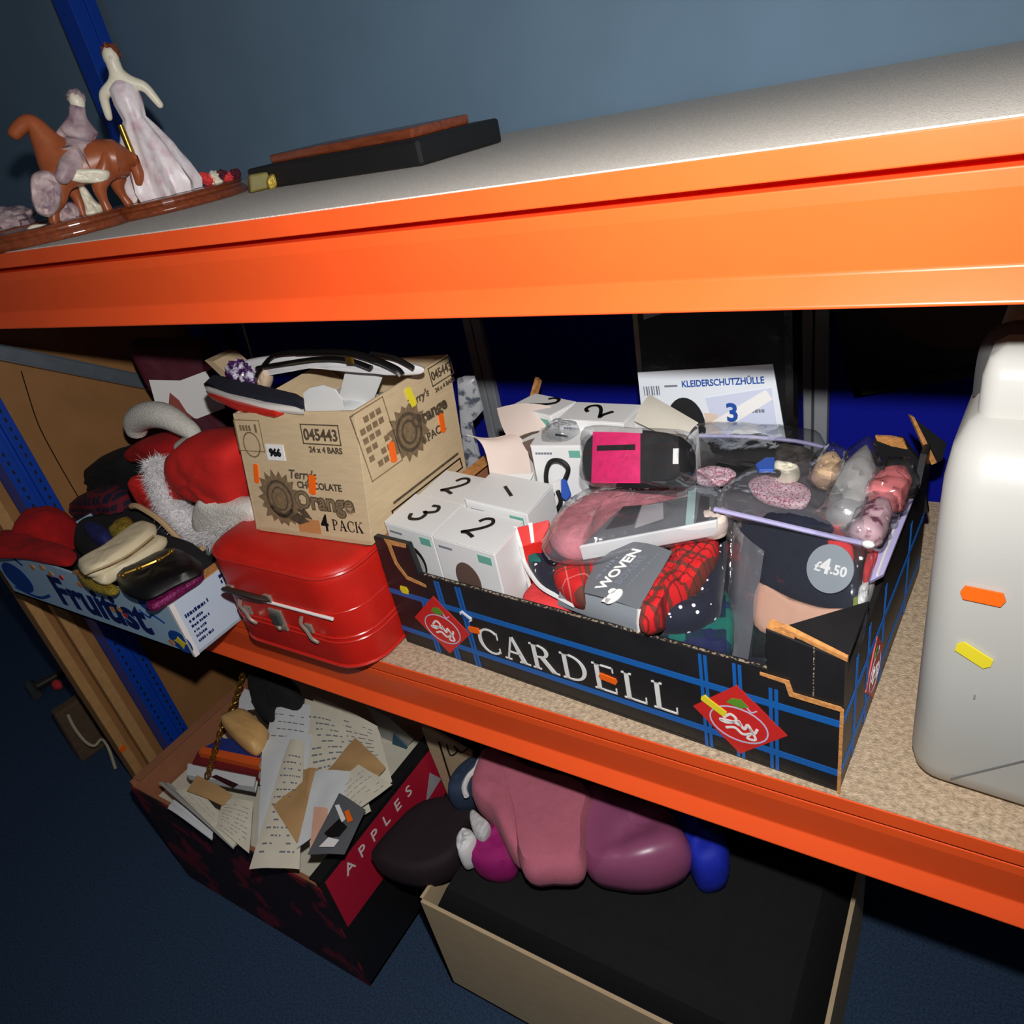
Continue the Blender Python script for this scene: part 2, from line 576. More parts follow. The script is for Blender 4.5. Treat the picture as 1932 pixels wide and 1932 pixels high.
def part(mb, name, m, parent=None, sm=False, label=None, bevel=0.0, sub=0, loc=None, kind=None):
    """link the collected shape as ONE mesh object; its vertices are given in room coordinates"""
    me = bpy.data.meshes.new(name)
    org = worldloc(parent) if parent is not None else V()
    if loc is None:
        loc = V()
        if parent is None:
            xs = [p.x for p in mb.v]
            ys = [p.y for p in mb.v]
            zs = [p.z for p in mb.v]
            loc = V(((min(xs) + max(xs)) / 2, (min(ys) + max(ys)) / 2, min(zs)))
    off = org + V(loc)
    me.from_pydata([tuple(p - off) for p in mb.v], [], mb.f)
    if any(u != (0, 0) for u in mb.uv):
        ul = me.uv_layers.new(name='cloth')
        for lp in me.loops:
            ul.data[lp.index].uv = mb.uv[lp.vertex_index]
    me.validate()
    if sm:
        for p in me.polygons:
            p.use_smooth = True
        me.set_sharp_from_angle(angle=math.radians(48))
    me.materials.append(m)
    o = bpy.data.objects.new(name, me)
    COL.objects.link(o)
    o.location = loc
    if parent is not None:
        o.parent = parent
    if label:
        o['label'] = label
    if kind:
        o['kind'] = kind
    if bevel > 0:
        b = o.modifiers.new('bevel', 'BEVEL')
        b.width = bevel
        b.segments = 2
        b.limit_method = 'ANGLE'
    if sub:
        b = o.modifiers.new('sub', 'SUBSURF')
        b.levels = b.render_levels = sub
    return o


def solo(mb, name, m, label, cat, group=None, kind=None, **k):
    o = part(mb, name, m, None, **k)
    o['label'] = label
    o['category'] = cat
    if group:
        o['group'] = group
    if kind:
        o['kind'] = kind
    return o


class Fr:
    """a flat drawing frame: origin, x direction, y direction"""
    def __init__(s, o, x, y):
        s.o, s.x, s.y = V(o), V(x).normalized(), V(y).normalized()
        s.n = s.x.cross(s.y).normalized()

    def p(s, a, b, h=0.0):
        return s.o + s.x * a + s.y * b + s.n * h


def decal(parent, name, m, polys, fr, lift=0.0006, base=-0.0004, label=None):
    mb = MB()
    for pg in polys:
        ar = sum(pg[i][0] * pg[(i + 1) % len(pg)][1] - pg[(i + 1) % len(pg)][0] * pg[i][1] for i in range(len(pg)))
        if ar < 0:
            pg = pg[::-1]
        mb.prism([fr.p(a, b, base) for a, b in pg], fr.n * (lift - base))
    return part(mb, name, m, parent, label=label)


def rect(x0, y0, x1, y1):
    return [(x0, y0), (x1, y0), (x1, y1), (x0, y1)]


def disc(cx, cy, rx, ry=None, n=28, a0=0.0):
    ry = ry or rx
    return [(cx + rx * math.cos(a0 + 2 * math.pi * k / n), cy + ry * math.sin(a0 + 2 * math.pi * k / n)) for k in range(n)]


def stroke(pts, w, sub=5, closed=False):
    """a drawn line as little quads"""
    P = smooth([V((a, b, 0)) for a, b in pts], sub, closed) if sub > 1 else [V((a, b, 0)) for a, b in pts]
    n = len(P)
    out = []
    L, Rr = [], []
    for i in range(n):
        t = (P[(i + 1) % n] - P[i - 1]) if closed else (P[min(i + 1, n - 1)] - P[max(i - 1, 0)])
        t.normalize()
        q = V((-t.y, t.x, 0)) * (w / 2)
        L.append(P[i] + q)
        Rr.append(P[i] - q)
    for i in range(n if closed else n - 1):
        j = (i + 1) % n
        out.append([(Rr[i].x, Rr[i].y), (Rr[j].x, Rr[j].y), (L[j].x, L[j].y), (L[i].x, L[i].y)])
    return out


def sc(polys, k, dx=0, dy=0, ky=None):
    ky = ky or k
    return [[(a * k + dx, b * ky + dy) for a, b in pg] for pg in polys]


def text(parent, s, size, fr, m, x=0, y=0, name='lettering', align='CENTER', bold=0.0, sx=1.0, ext=0.0004, shear=0.0):
    cu = bpy.data.curves.new('t', 'FONT')
    cu.body = s
    cu.size = size
    cu.extrude = ext
    cu.offset = bold
    cu.align_x = align
    cu.resolution_u = 3
    cu.shear = shear
    to = bpy.data.objects.new('t', cu)
    COL.objects.link(to)
    dg = bpy.context.evaluated_depsgraph_get()
    me = bpy.data.meshes.new_from_object(to.evaluated_get(dg))
    mb = MB()
    for v in me.vertices:
        mb.add(fr.p(x + v.co.x * sx, y + v.co.y, v.co.z + 0.0003))
    for f in me.polygons:
        mb.face(*f.vertices)
    bpy.data.objects.remove(to)
    bpy.data.curves.remove(cu)
    bpy.data.meshes.remove(me)
    return part(mb, name, m, parent)


def quadpts(px, **k):
    return [at(a, b, **k) for a, b in px]


def bil(c, u, v):
    return (c[0] * (1 - u) + c[1] * u) * (1 - v) + (c[3] * (1 - u) + c[2] * u) * v


def fuzz(pts_fn, n, ln, seed, w=0.0006):
    """loose fur: many thin tapered hairs; pts_fn(rng) gives a root and a direction"""
    rg = random.Random(seed)
    mb = MB()
    for _ in range(n):
        p, d = pts_fn(rg)
        d = (d.normalized() + V((rg.gauss(0, .45), rg.gauss(0, .45), rg.gauss(0, .45)))).normalized()
        L = ln * rg.uniform(.5, 1.2)
        x = d.orthogonal().normalized()
        x = Matrix.Rotation(rg.uniform(0, 6.28), 3, d) @ x
        bend = V((rg.gauss(0, .3), rg.gauss(0, .3), rg.gauss(-.1, .3))) * L
        a, b = mb.add(p - x * w), mb.add(p + x * w)
        q = p + d * L * .55
        c, e = mb.add(q + x * w * .7), mb.add(q - x * w * .7)
        t = mb.add(p + d * L + bend)
        mb.face(a, b, c, e)
        mb.face(e, c, t)
    return mb


def dashes(x, y, n, h, seed, unit=.0035):
    rg_ = random.Random(seed)
    o = []
    for _ in range(n):
        w_ = unit * rg_.uniform(.5, 1.6)
        o.append(rect(x, y, x + w_, y + h * rg_.uniform(.7, 1)))
        x += w_ + unit * rg_.choice((.3, .3, .9))
    return o


X, Y, Z = V((1, 0, 0)), V((0, 1, 0)), V((0, 0, 1))

# ------------------------------------------------------------------ setting
def structure(mb, name, m, **k):
    o = part(mb, name, m, None, **k)
    o['kind'] = 'structure'
    return o


FZ = -0.7
structure(MB().box((-5, -3, FZ - .05), (9, 0, 0), (0, 6, 0), (0, 0, .05)), 'floor', floor_m)
structure(MB().box((-5, 1.5, FZ), (9, 0, 0), (0, .1, 0), (0, 0, 3.4)), 'wall_back', slate)

# the blue office screens behind the racking
YW = 0.6
p1 = at(930, 785, y=YW).x
p2 = at(1535, 800, y=YW).x
scr = thing('partition_screen', 'royal blue fabric office screen with grey metal posts behind the shelf goods', 'screen', (0, YW + .02, FZ))
for a, b in ((-2.1, p1 - .022), (p1 + .022, p2 - .022), (p2 + .022, 1.9)):
    part(MB().box((a, YW + .004, FZ + .02), (b - a, 0, 0), (0, .03, 0), (0, 0, 1.26 - .02)), 'fabric_panel', pblue, scr, bevel=.003)
for c in (p1, p2):
    pm = MB().box((c - .021, YW - .004, FZ), (.018, 0, 0), (0, .05, 0), (0, 0, 1.265))
    pm.box((c + .001, YW - .006, FZ), (.02, 0, 0), (0, .05, 0), (0, 0, 1.265))
    part(pm, 'post', pgrey, scr, bevel=.002)
uscr = thing('upper_screen', 'slate blue grey screen panel standing behind the upper shelf', 'screen', (0, YW + .02, 0.6))
part(MB().box((-2.1, YW + .004, .566), (4.0, 0, 0), (0, .03, 0), (0, 0, 1.0)), 'fabric_panel', slate, uscr)
part(MB().box((-2.1, YW, 1.566), (4.0, 0, 0), (0, .04, 0), (0, 0, .03)), 'top_rail', pgrey, uscr)

# ------------------------------------------------------------------ racking
rack = thing('shelving_rack', 'orange beamed racking with blue uprights and carpeted shelves across the picture', 'shelving', (0, .3, FZ))
XL, XR = -.9, 1.75


def beam(z, y, flip):
    """a stepped beam: lip, groove, ridged face and bottom flange"""
    pr = [(.0, -.0012), (.0, -.0205), (.03, -.0215), (.03, -.0268), (.0035, -.027), (.0032, -.038), (.0085, -.0825), (.0085, -.0845),
          (-.0045, -.1030), (-.004, -.105), (.036, -.105), (.036, -.0012)]
    mb = MB()
    rr = []
    for x in (XL + .0, XR):
        rr.append([V((x, y + (-a if flip else a), z + b)) for a, b in pr])
    mb.loft(rr)
    return part(mb, 'shelf_beam', orange, rack, bevel=.0012)


UZ = .603
for zz in (0.0, UZ):
    beam(zz, 0.0, False)
    beam(zz, .595, True)
    part(MB().box((XL, .037, zz - .02), (XR - XL, 0, 0), (0, .52, 0), (0, 0, .017)), 'shelf_board', board_m, rack)
    part(MB().box((XL, .0012, zz - .003), (XR - XL, 0, 0), (0, .592, 0), (0, 0, .003)), 'shelf_carpet', carpet_b if zz == 0 else carpet_g, rack)


def upright(x, y0):
    mb = MB()
    w = .058
    x1 = x - .03
    # folded C section, open to the back: front web, two side flanges with a central groove
    pr = [(x, y0), (x, y0 + .024), (x - .007, y0 + .026), (x - .007, y0 + .033), (x, y0 + .035), (x, y0 + w),
          (x - .05, y0 + w), (x - .05, y0 + w - .004), (x - .02, y0 + w - .004), (x - .02, y0 + .004), (x - .05, y0 + .004), (x - .05, y0)]
    mb.loft([[V((a, b, z)) for a, b in pr] for z in (FZ, 1.3)])
    up = part(mb, 'upright', blue_paint, rack, bevel=.0008)
    hm = MB()
    k = 0
    z = FZ + .03
    while z < .72:
        for yy in (y0 + .011, y0 + .046):
            hm.box((x - .004, yy - .0019, z), (.0046, 0, 0), (0, .0038, 0), (0, 0, .008))
        z += .019
    part(hm, 'slot', black, up, kind='stuff')
    return up


upright(-.9, .008)
upright(-.9, .53)
# diagonal brace of the end frame
a, b = at(0, 665, x=-.962), at(300, 727, x=-.962)
d = (b - a).normalized()
a, b = a - d * .25, b + d * .08
nrm = X
w2 = d.cross(X).normalized()
bm = MB().box(a - w2 * .016, b - a, w2 * .032, X * .004)
bm.box(a + w2 * .012, b - a, w2 * .004, X * .018)
bm.box(a - w2 * .016, b - a, w2 * .003, X * .012)
part(bm, 'diagonal_brace', galv, rack, bevel=.0008)

# brown hardboard end panels beyond the rack
hb = thing('hardboard_panel', 'brown hardboard sheet screening the left end of the racking', 'panel', (-.985, .3, FZ))
part(MB().box((-.985, -.028, FZ), (.012, 0, 0), (0, .62, 0), (0, 0, 1.26)), 'sheet', hard_m, hb)
part(MB().box((-.973, -.028, FZ), (.006, 0, 0), (0, .022, 0), (0, 0, 1.26)), 'edge_batten', hard_e, hb)
crack = smooth([at(40, 700, x=-.9725), at(52, 740, x=-.9725), at(72, 800, x=-.9725), at(100, 855, x=-.9725), at(140, 925, x=-.9725), at(165, 965, x=-.9725)], 5)
part(MB().tube(crack, .0011, 5), 'crack', ink, hb)
hb2 = thing('hardboard_panel', 'second hardboard sheet jutting further left beside the dark carpet', 'panel', (-1.02, .3, FZ))
part(MB().box((-1.035, -.058, FZ), (.03, 0, 0), (0, .62, 0), (0, 0, 1.26)), 'sheet', hard_m, hb2)
part(MB().box((-1.005, -.058, FZ), (.006, 0, 0), (0, .02, 0), (0, 0, 1.26)), 'edge_batten', hard_e, hb2)
tg = at(233, 1411, x=-1.0)
part(MB().box(tg + V((0.0, -.008, -.008)), (.003, 0, 0), (0, .014, .004), (0, -.004, .014)), 'sticker', stick_o, hb2, label='small orange sticker')

# things on the dark floor at far left
bag = thing('canvas_bag', 'brown flat bag with a pale cord on the dark carpet behind the hardboard', 'bag', (-1.3, .02, FZ))
o4 = [at(148, 1432, z=FZ), at(215, 1385, z=FZ)]
o4 = [V((p.x, p.y, FZ)) for p in o4]
dv = (o4[1] - o4[0]).normalized()
nv_ = V((-dv.y, dv.x, 0))
hgt = .17
part(MB().hexa([o4[0] - nv_ * .03, o4[0] + dv * .3 - nv_ * .03, o4[0] + dv * .3 + nv_ * .03, o4[0] + nv_ * .03,
                o4[0] + Z * hgt - nv_ * .02 + dv * .01, o4[0] + dv * .3 + Z * hgt - nv_ * .02, o4[0] + dv * .3 + Z * hgt + nv_ * .02, o4[0] + dv * .01 + Z * hgt + nv_ * .02]),
     'bag_body', bagm, bag, bevel=.008)
pth = smooth([at(128, 1348, x=-1.28), at(140, 1372, x=-1.27), at(160, 1398, x=-1.25), at(178, 1407, x=-1.24), at(192, 1395, x=-1.23), at(205, 1412, x=-1.2), at(218, 1450, x=-1.18)], 5)
part(MB().tube(pth, .004, 6), 'cord', rope, bag, sm=True, label='pale cord handle')
tool = thing('floor_tool', 'dark handled tool with a red end lying on the carpet beside the brown bag', 'tool', at(90, 1300, z=FZ))
c0, c1 = at(62, 1300, z=FZ + .016), at(128, 1262, z=FZ + .016)
part(MB().tube([c0, c0.lerp(c1, .1), c0.lerp(c1, .5), c1], [.012, .016, .012, .013], 10), 'handle_bar', leather, tool, sm=True)
hh = (c1 - c0).normalized()
hx = V((-hh.y, hh.x, 0))
part(MB().tube([c0 - hx * .05, c0 + hx * .03, c0 + hx * .05], [.014, .018, .01], 8), 'head', darkp, tool, sm=True)
part(MB().blob(at(108, 1292, z=FZ + .02), (.018, .014, .018), seed=2), 'end_cap', coralf, tool, sm=True, label='red end cap')

# ------------------------------------------------------------------ black apple carton
U = V((.9976, -.0698, 0))
W = V((.0698, .9976, 0))
A0 = V((0, .048, 0))
crt = thing('apple_carton', 'black fruit carton with white lettering and red diamonds, full of packets', 'carton', A0)
BL_, BD = .6, .4


def cp(s_, t_, z_):
    return A0 + U * s_ + W * t_ + Z * z_


T = .006
part(MB().box(cp(0, 0, 0.0), U * BL_, W * BD, Z * .005), 'base', blackcard, crt)
fw = part(MB().box(cp(0, 0, 0.003), U * BL_, W * T, Z * .138), 'front_wall', blackcard, crt, bevel=.001)
part(MB().box(cp(.08, .0003, .1405), U * .45, W * .0028, Z * .0009), 'corrugated_rim', kraft_dot, crt)
part(MB().box(cp(0, BD - T, 0.003), U * BL_, W * T, Z * .138), 'back_wall', blackcard, crt, bevel=.001)
part(MB().box(cp(0, T, 0.003), U * T, W * (BD - 2 * T), Z * .172), 'side_wall', cartonin, crt, bevel=.001)
# right hand wall with a torn dip where brown card shows
rw = MB()
prf = [(T, .003), (BD - T, .003), (BD - T, .19), (.34, .172), (.325, .168), (.31, .172), (.22, .163), (.205, .166), (.1, .152), (T, .148)]
rw.prism([cp(BL_ - T, t, z) for t, z in prf], U * T)
part(rw, 'side_wall', blackcard, crt)
part(MB().prism([cp(BL_ - T - .006, t, z) for t, z in ((.19, .148), (.2, .155), (.23, .158), (.26, .166), (.305, .171), (.312, .164), (.27, .157), (.225, .147), (.2, .142))], U * .0055), 'torn_edge', kraft_e, crt)
part(MB().box(cp(.0, .03, .175), U * .022, W * .3, Z * .003), 'folded_rim', kraft_e, crt, label='orange brown folded rim')

# corner posts
cl = MB()
cl.hexa([cp(0, -.001, .1), cp(.075, -.001, .1), cp(.075, .008, .1), cp(0, .008, .1), cp(0.004, -.001, .187), cp(.068, -.001, .187), cp(.068, .008, .187), cp(0.004, .008, .187)])
part(cl, 'corner_post', blackcard, crt, bevel=.0015)
edge = [(.028, .187), (.066, .187), (.03, .178), (.034, .15), (.045, .128), (.078, .123)]
part(MB().prism([cp(a, -.0016, b) for a, b in ((.026, .1885), (.066, .1885), (.064, .182), (.036, .181), (.038, .152), (.049, .133), (.08, .127), (.08, .122), (.046, .127), (.032, .149), (.029, .179))], -W * .0008),
     'torn_edge', kraft_e, crt)
cr = MB()
cr.hexa([cp(.53, -.0015, .118), cp(BL_ + .001, -.0015, .118), cp(BL_ + .001, .012, .118), cp(.53, .012, .118),
         cp(.53, -.0015, .192), cp(BL_ + .001, -.0015, .178), cp(BL_ + .001, .012, .178), cp(.53, .012, .192)])
part(cr, 'corner_post', blackcard, crt, bevel=.0012)
part(MB().box(cp(.5735, -.0022, .122), U * .0012, W * .001, Z * .063), 'fold_line', kraft_dot, crt)
# the cut line below the raised corner and the brown vertical edge
part(MB().prism([cp(a, -.0022, b) for a, b in ((.524, .137), (.552, .136), (.556, .122), (.599, .121), (.6018, .118), (.6018, 0.0), (.5985, 0.0), (.5985, .115), (.552, .116), (.548, .131), (.524, .133))], -W * .0009),
     'torn_edge', kraft_e, crt)
# triangular gusset lying on the front right corner
g3 = [cp(.545, .004, .192), cp(.603, -.002, .178), cp(.603, .075, .186)]
part(MB().prism(g3, Z * .004), 'gusset', blackcard, crt, bevel=.001)
part(MB().prism([cp(.543, .001, .1925), cp(.603, -.004, .179), cp(.603, -.001, .180), cp(.548, .0045, .194)], Z * .0045), 'torn_edge', kraft_e, crt)
part(MB().prism([cp(.531, .0, .191), cp(.556, .0, .187), cp(.552, .01, .188), cp(.531, .012, .192)], Z * .003), 'torn_edge', kraft_e, crt)
# raised rear right corner
q1 = [at(1650, 826, pl=(cp(0, BD - .01, 0), W)), at(1702, 829, pl=(cp(0, BD - .01, 0), W)), at(1736, 872, pl=(cp(0, BD - .01, 0), W))]
part(MB().prism([q1[0], q1[1], q1[2], cp(.605, BD - .01, .1), cp(.55, BD - .01, .1), q1[0] + V((-.002, 0, -.03))], W * .008), 'corner_post', blackcard, crt)
part(MB().prism([at(1651, 823, pl=(cp(0, BD - .012, 0), W)), at(1680, 824, pl=(cp(0, BD - .012, 0), W)), at(1703, 829, pl=(cp(0, BD - .012, 0), W)),
                 at(1712, 848, pl=(cp(0, BD - .012, 0), W)), at(1682, 842, pl=(cp(0, BD - .012, 0), W)), at(1655, 832, pl=(cp(0, BD - .012, 0), W))], W * .004), 'torn_edge', kraft_e, crt)
fpl = (cp(.6, .385, 0), (W * .8 - U * .6))
q2 = quadpts([(1722, 787), (1786, 836), (1778, 868), (1763, 875)], pl=fpl)
part(MB().prism(q2, V(fpl[1]) * .006), 'corner_flap', blackcard, crt)
part(MB().prism(quadpts([(1718, 785), (1725, 787), (1768, 873), (1758, 877)], pl=(cp(.6, .383, 0), fpl[1])), V(fpl[1]) * .006), 'torn_edge', kraft_e, crt)
part(MB().prism([cp(.594, .33, .17), cp(.594, .395, .15), cp(.594, .395, .205), cp(.594, .36, .2)], U * .007), 'side_flap', blackcard, crt)
# rear left flap standing up
part(MB().prism(quadpts([(1000, 745), (1010, 711), (1017, 718), (1008, 750), (985, 850), (975, 850)], pl=(cp(0.02, .385, 0), U)), U * .006), 'corner_flap', kraft_e, crt)

# printed front: tartan lines, name, two diamonds, stickers
FF = Fr(A0 - W * .0003, U, Z)
dbl = []
for zc in (.0955, .0275):
    for dz in (-.0022, .0022):
        dbl.append(rect(.0, zc + dz - .002, .599, zc + dz + .002))
[decal(crt, 'blue_line', bluep, [g], FF, .0004) for g in dbl]
ver = []
for sc_ in (.064, .1, .136, .464, .5, .536):
    for dz in (-.0028, .0028):
        ver.append(rect(sc_ + dz - .0018, .002, sc_ + dz + .0018, .136 if sc_ < .53 else .128))
[decal(crt, 'blue_line', bluep, [g], FF, .0005) for g in ver]


def serif(ch):
    sw, tw, sf, sh = .14, .055, .12, .05      # stem, thin, serif overhang, serif height
    st = lambda x, w=sw: [rect(x, 0, x + w, 1), rect(x - sf * .7, 0, x + w + sf * .7, sh), rect(x - sf * .7, 1 - sh, x + w + sf * .7, 1)]
    def arc(cx, cy, rx, ry, a0, a1, thick, n=16):
        o = []
        for k in range(n):
            q = []
            for a, inn in ((k, 0), (k + 1, 0), (k + 1, 1), (k, 1)):
                an = math.radians(a0 + (a1 - a0) * a / n)
                t = tw + (thick - tw) * abs(math.cos(an))
                q.append((cx + (rx - t * inn) * math.cos(an), cy + (ry - (tw + .01) * inn) * math.sin(an)))
            o.append(q)
        return o
    if ch == 'C':
        return arc(.5, .5, .5, .52, 48, 312, sw) + [rect(.8, .66, .84, .93), rect(.8, .1, .84, .3)], .9
    if ch == 'A':
        return [[(.36, 1), (.44, 1), (.13, 0), (.07, 0)], [(.36, 1), (.46, 1), (.86, 0), (.66, 0)], rect(.2, .32, .66, .38), rect(-.02, 0, .24, sh), rect(.56, 0, .98, sh)], .95
    if ch == 'R':
        return st(.1) + arc(.3, .74, .4, .26, -90, 90, sw) + [rect(.2, .945, .34, 1), rect(.2, .48, .34, .53), [(.34, .5), (.54, .5), (.92, 0), (.72, 0)], rect(.7, 0, 1.0, sh)], 1.0
    if ch == 'D':
        return st(.1) + arc(.32, .5, .58, .5, -90, 90, sw) + [rect(.2, .945, .36, 1), rect(.2, 0, .36, .055)], 1.0
    if ch == 'P':
        return st(.1) + arc(.3, .72, .4, .28, -90, 90, sw) + [rect(.2, .945, .34, 1), rect(.2, .44, .34, .49)], .82
    if ch == 'K':
        return st(.1) + [[(.26, .42), (.32, .48), (.86, 1), (.78, 1)], [(.4, .58), (.52, .68), (.96, 0), (.74, 0)], rect(.62, 0, 1.02, sh), rect(.66, 1 - sh, .98, 1)], 1.02
    if ch == 'E':
        return st(.1) + [rect(.2, .945, .72, 1), rect(.2, .47, .58, .525), rect(.2, 0, .76, .055), rect(.68, .8, .72, 1), rect(.72, 0, .76, .22), rect(.55, .4, .585, .6)], .86
    return st(.1) + [rect(.2, 0, .74, .055), rect(.7, 0, .74, .24)], .82


xx = .0
H = .041
tot = []
for ch in 'CARDELL':
    pg, wd = serif(ch)
    tot.append((pg, wd, ch))
wsum = sum(t[1] for t in tot) + .12 * 6
kx = .283 / wsum
xx = .15
for pg, wd, ch in tot:
    decal(crt, 'letter', whitep, sc(pg, kx, xx, .036, H), FF, .0007)
    xx += (wd + .12) * kx


def emblem(fr, cx, cy, k=1.0, kx=1.0):
    h = .05 * k
    e = decal(crt, 'emblem', redp, [[(cx - h * kx, cy), (cx, cy - h), (cx + h * kx, cy), (cx, cy + h)]], fr, .0009, label='red diamond apple emblem')
    e_l = []
    for ring_ in (disc(cx, cy - .006 * k, .031 * k * kx, .024 * k, 26),):
        e_l += stroke(ring_, .0016 * k, 1, True)
    e_l += stroke([(cx + .008 * k * kx, cy + .026 * k), (cx + .014 * k * kx, cy + .018 * k), (cx + .02 * k * kx, cy + .022 * k)], .0014 * k, 4)
    decal(e, 'outline', mat('pale_blue_print', (196, 196, 226), .5), e_l, fr, .0013)
    decal(e, 'leaf', greenp, [[(cx - .012 * k * kx, cy + .022 * k), (cx + .002 * k * kx, cy + .019 * k), (cx + .012 * k * kx, cy + .024 * k), (cx + .004 * k * kx, cy + .032 * k), (cx - .006 * k * kx, cy + .03 * k)]], fr, .0013)
    scr_ = stroke([(-.016, .004), (-.008, .012), (-.002, .006), (-.012, -.002), (-.02, .0), (-.006, .002), (.002, .0), (.0, .006), (.006, -.004), (.01, .004), (.016, -.006), (.02, .002)], .003, 5)
    scr_ += stroke([(-.014, -.01), (-.004, -.006), (.004, -.012), (.012, -.008)], .0028, 4) + stroke([(.012, .0), (.018, -.014), (.009, -.016), (.014, -.006)], .0026, 4)
    decal(e, 'script', whitep, [[(cx + a * k * kx, cy - .006 * k + b * k) for a, b in pg] for pg in scr_], fr, .0014)


emblem(FF, .499, .058)
emblem(FF, .086, .058)
SF = Fr(cp(BL_ + .0003, 0, 0), W, Z)
emblem(SF, .135, .052, .9, .9)
[decal(crt, 'blue_line', bluep, [g], SF, .0004) for g in [rect(t + d_ - .0012, .003, t + d_ + .0012, .14) for t in (.05, .1, .17, .3) for d_ in (-.0026, .0026)] + [rect(.0, zc + d_ - .0012, .39, zc + d_ + .0012) for zc in (.0955, .0275) for d_ in (-.0026, .0026)]]


def sticker(parent, m, fr, cx, cy, w, h, ang=0, name='sticker', lbl=None, lift=.0016):
    ca, sa = math.cos(math.radians(ang)), math.sin(math.radians(ang))
    pg = [(-w / 2 + h * .2, -h / 2), (w / 2 - h * .2, -h / 2), (w / 2, 0), (w / 2 - h * .2, h / 2), (-w / 2 + h * .2, h / 2), (-w / 2, 0)]
    o = decal(parent, name, m, [[(cx + a * ca - b * sa, cy + a * sa + b * ca) for a, b in pg]], fr, lift, label=lbl)
    return o


sticker(crt, stick_y, FF, .033, .105, .016, .012, 0, lbl='yellow sticker')
sticker(crt, stick_o, FF, .146, .069, .02, .009, 5, lbl='orange sticker')
ob = sticker(crt, whitep, FF, .138, .09, .02, .0085, -32, lbl='white and blue oval label')
decal(ob, 'label_print', mid_p, [[(.13 + a, .0905 + b) for a, b in ((0, 0), (.012, -.0075), (.0145, -.004), (.003, .0035))]], FF, .0021)
sticker(crt, stick_o, FF, .344, .058, .024, .009, -6, lbl='orange sticker')
sticker(crt, stick_y, FF, .473, .069, .031, .009, -32, lbl='yellow sticker', lift=.0018)

# ------------------------------------------------------------------ goods in the black carton
heap = MB().cushion([cp(.012, .012, .03), cp(.3, .012, .03), cp(.588, .012, .03), cp(.588, .2, .03), cp(.588, .386, .03), cp(.3, .386, .03), cp(.012, .386, .03), cp(.012, .2, .03)],
                    Z, .06, .02, 5, .004, 20, p=6, closed_smooth=False)
solo(heap, 'folded_clothes', navy_f, 'dark folded clothing lining the bottom of the black carton', 'clothing', sm=True)


def digit(ch):
    if ch == '2':
        return stroke([(-.3, .35), (-.2, .62), (.08, .72), (.3, .5), (.2, .15), (-.1, -.25), (-.32, -.5), (-.1, -.42), (.34, -.5)], .15)
    if ch == '3':
        return stroke([(-.28, .5), (.0, .68), (.28, .48), (.1, .14), (-.06, .08), (.2, .04), (.34, -.28), (.04, -.58), (-.3, -.42)], .15)
    return stroke([(0, .45), (0, -.45)], .14, 2)


def mug_box(lbl, o, e1, e2, h, num=None, rot=0, win='brown', top=True, num_k=.042, name='mug_box'):
    """white gift box: body, lid line, written number, round window and teal label"""
    o, e1, e2 = V(o), V(e1), V(e2)
    t = thing(name, lbl, 'box', o, group='white gift boxes in the black carton')
    part(MB().box(o, e1, e2, Z * h), 'carton_body', white_c, t, bevel=.0016)
    if top:
        lid = MB().hexa([o + Z * h, o + e1 + Z * h, o + e1 + e2 + Z * h, o + e2 + Z * h,
                         o + Z * (h + .0014), o + e1 + Z * (h + .0014), o + e1 + e2 * .99 + Z * (h + .0022), o + e2 * .99 + Z * (h + .0022)])
        part(lid, 'lid', white_c, t, bevel=.0005)
    w = e1.length
    f1 = Fr(o, e1, Z)
    if win:
        wo = decal(t, 'window', brownw if win == 'brown' else black, [disc(w * .46, h * .47, .021, .026)], f1, .0008)
        if win == 'mug':
            decal(wo, 'mug', mat('mug_grey', (188, 188, 188), .3), [disc(w * .44, h * .43, .019, .023)], f1, .0012)
    decal(t, 'label', tealp, [rect(w * .72, h * .82, w * .93, h * .93)], f1, .0007, label='small teal label')
    decal(t, 'small_print', inkl, [rect(w * .08 + .004 * k, h * .87, w * .08 + .004 * k + .0032, h * .9) for k in range(6)] +
          [rect(w * .2 + .006 * k, h * (.1 + .012 * (k % 3)), w * .2 + .006 * k + .0028, h * (.15 + .012 * (k % 2))) for k in range(7)], f1, .0006)
    if num:
        c = o + e1 * .5 + e2 * .5 + Z * (h + (.002 if top else 0.0003))
        xd = Matrix.Rotation(math.radians(rot), 3, 'Z') @ e1
        yd = Matrix.Rotation(math.radians(90), 3, 'Z') @ xd
        decal(t, 'number', ink, sc(digit(num), num_k * .8, 0, 0), Fr(c, xd, yd), .0009, label='hand inked number')
    return t


E1, E2 = V((.1035, -.0135, 0)), V((-.002, .0735, 0))
mug_box('white gift box inked 2 with brown oval window, foremost right of the numbered four', (.103, .0535, .098), E1, E2, .1, '2', -10)
mug_box('white gift box inked 3 in the front left corner of the black carton', (.0115, .0665, .098), E1 * .87, E2 * 1.02, .1, '3', -28, 'mug')
mug_box('white gift box inked 2 behind the box inked 3, against the chocolate carton', (.0125, .144, .098), E1 * .84, E2 * .98, .098, '2', -6, None)
mug_box('white gift box inked 1 in the middle of the carton', (.104, .131, .098), E1 * 1.02, E2, .11, '1', 55, None)
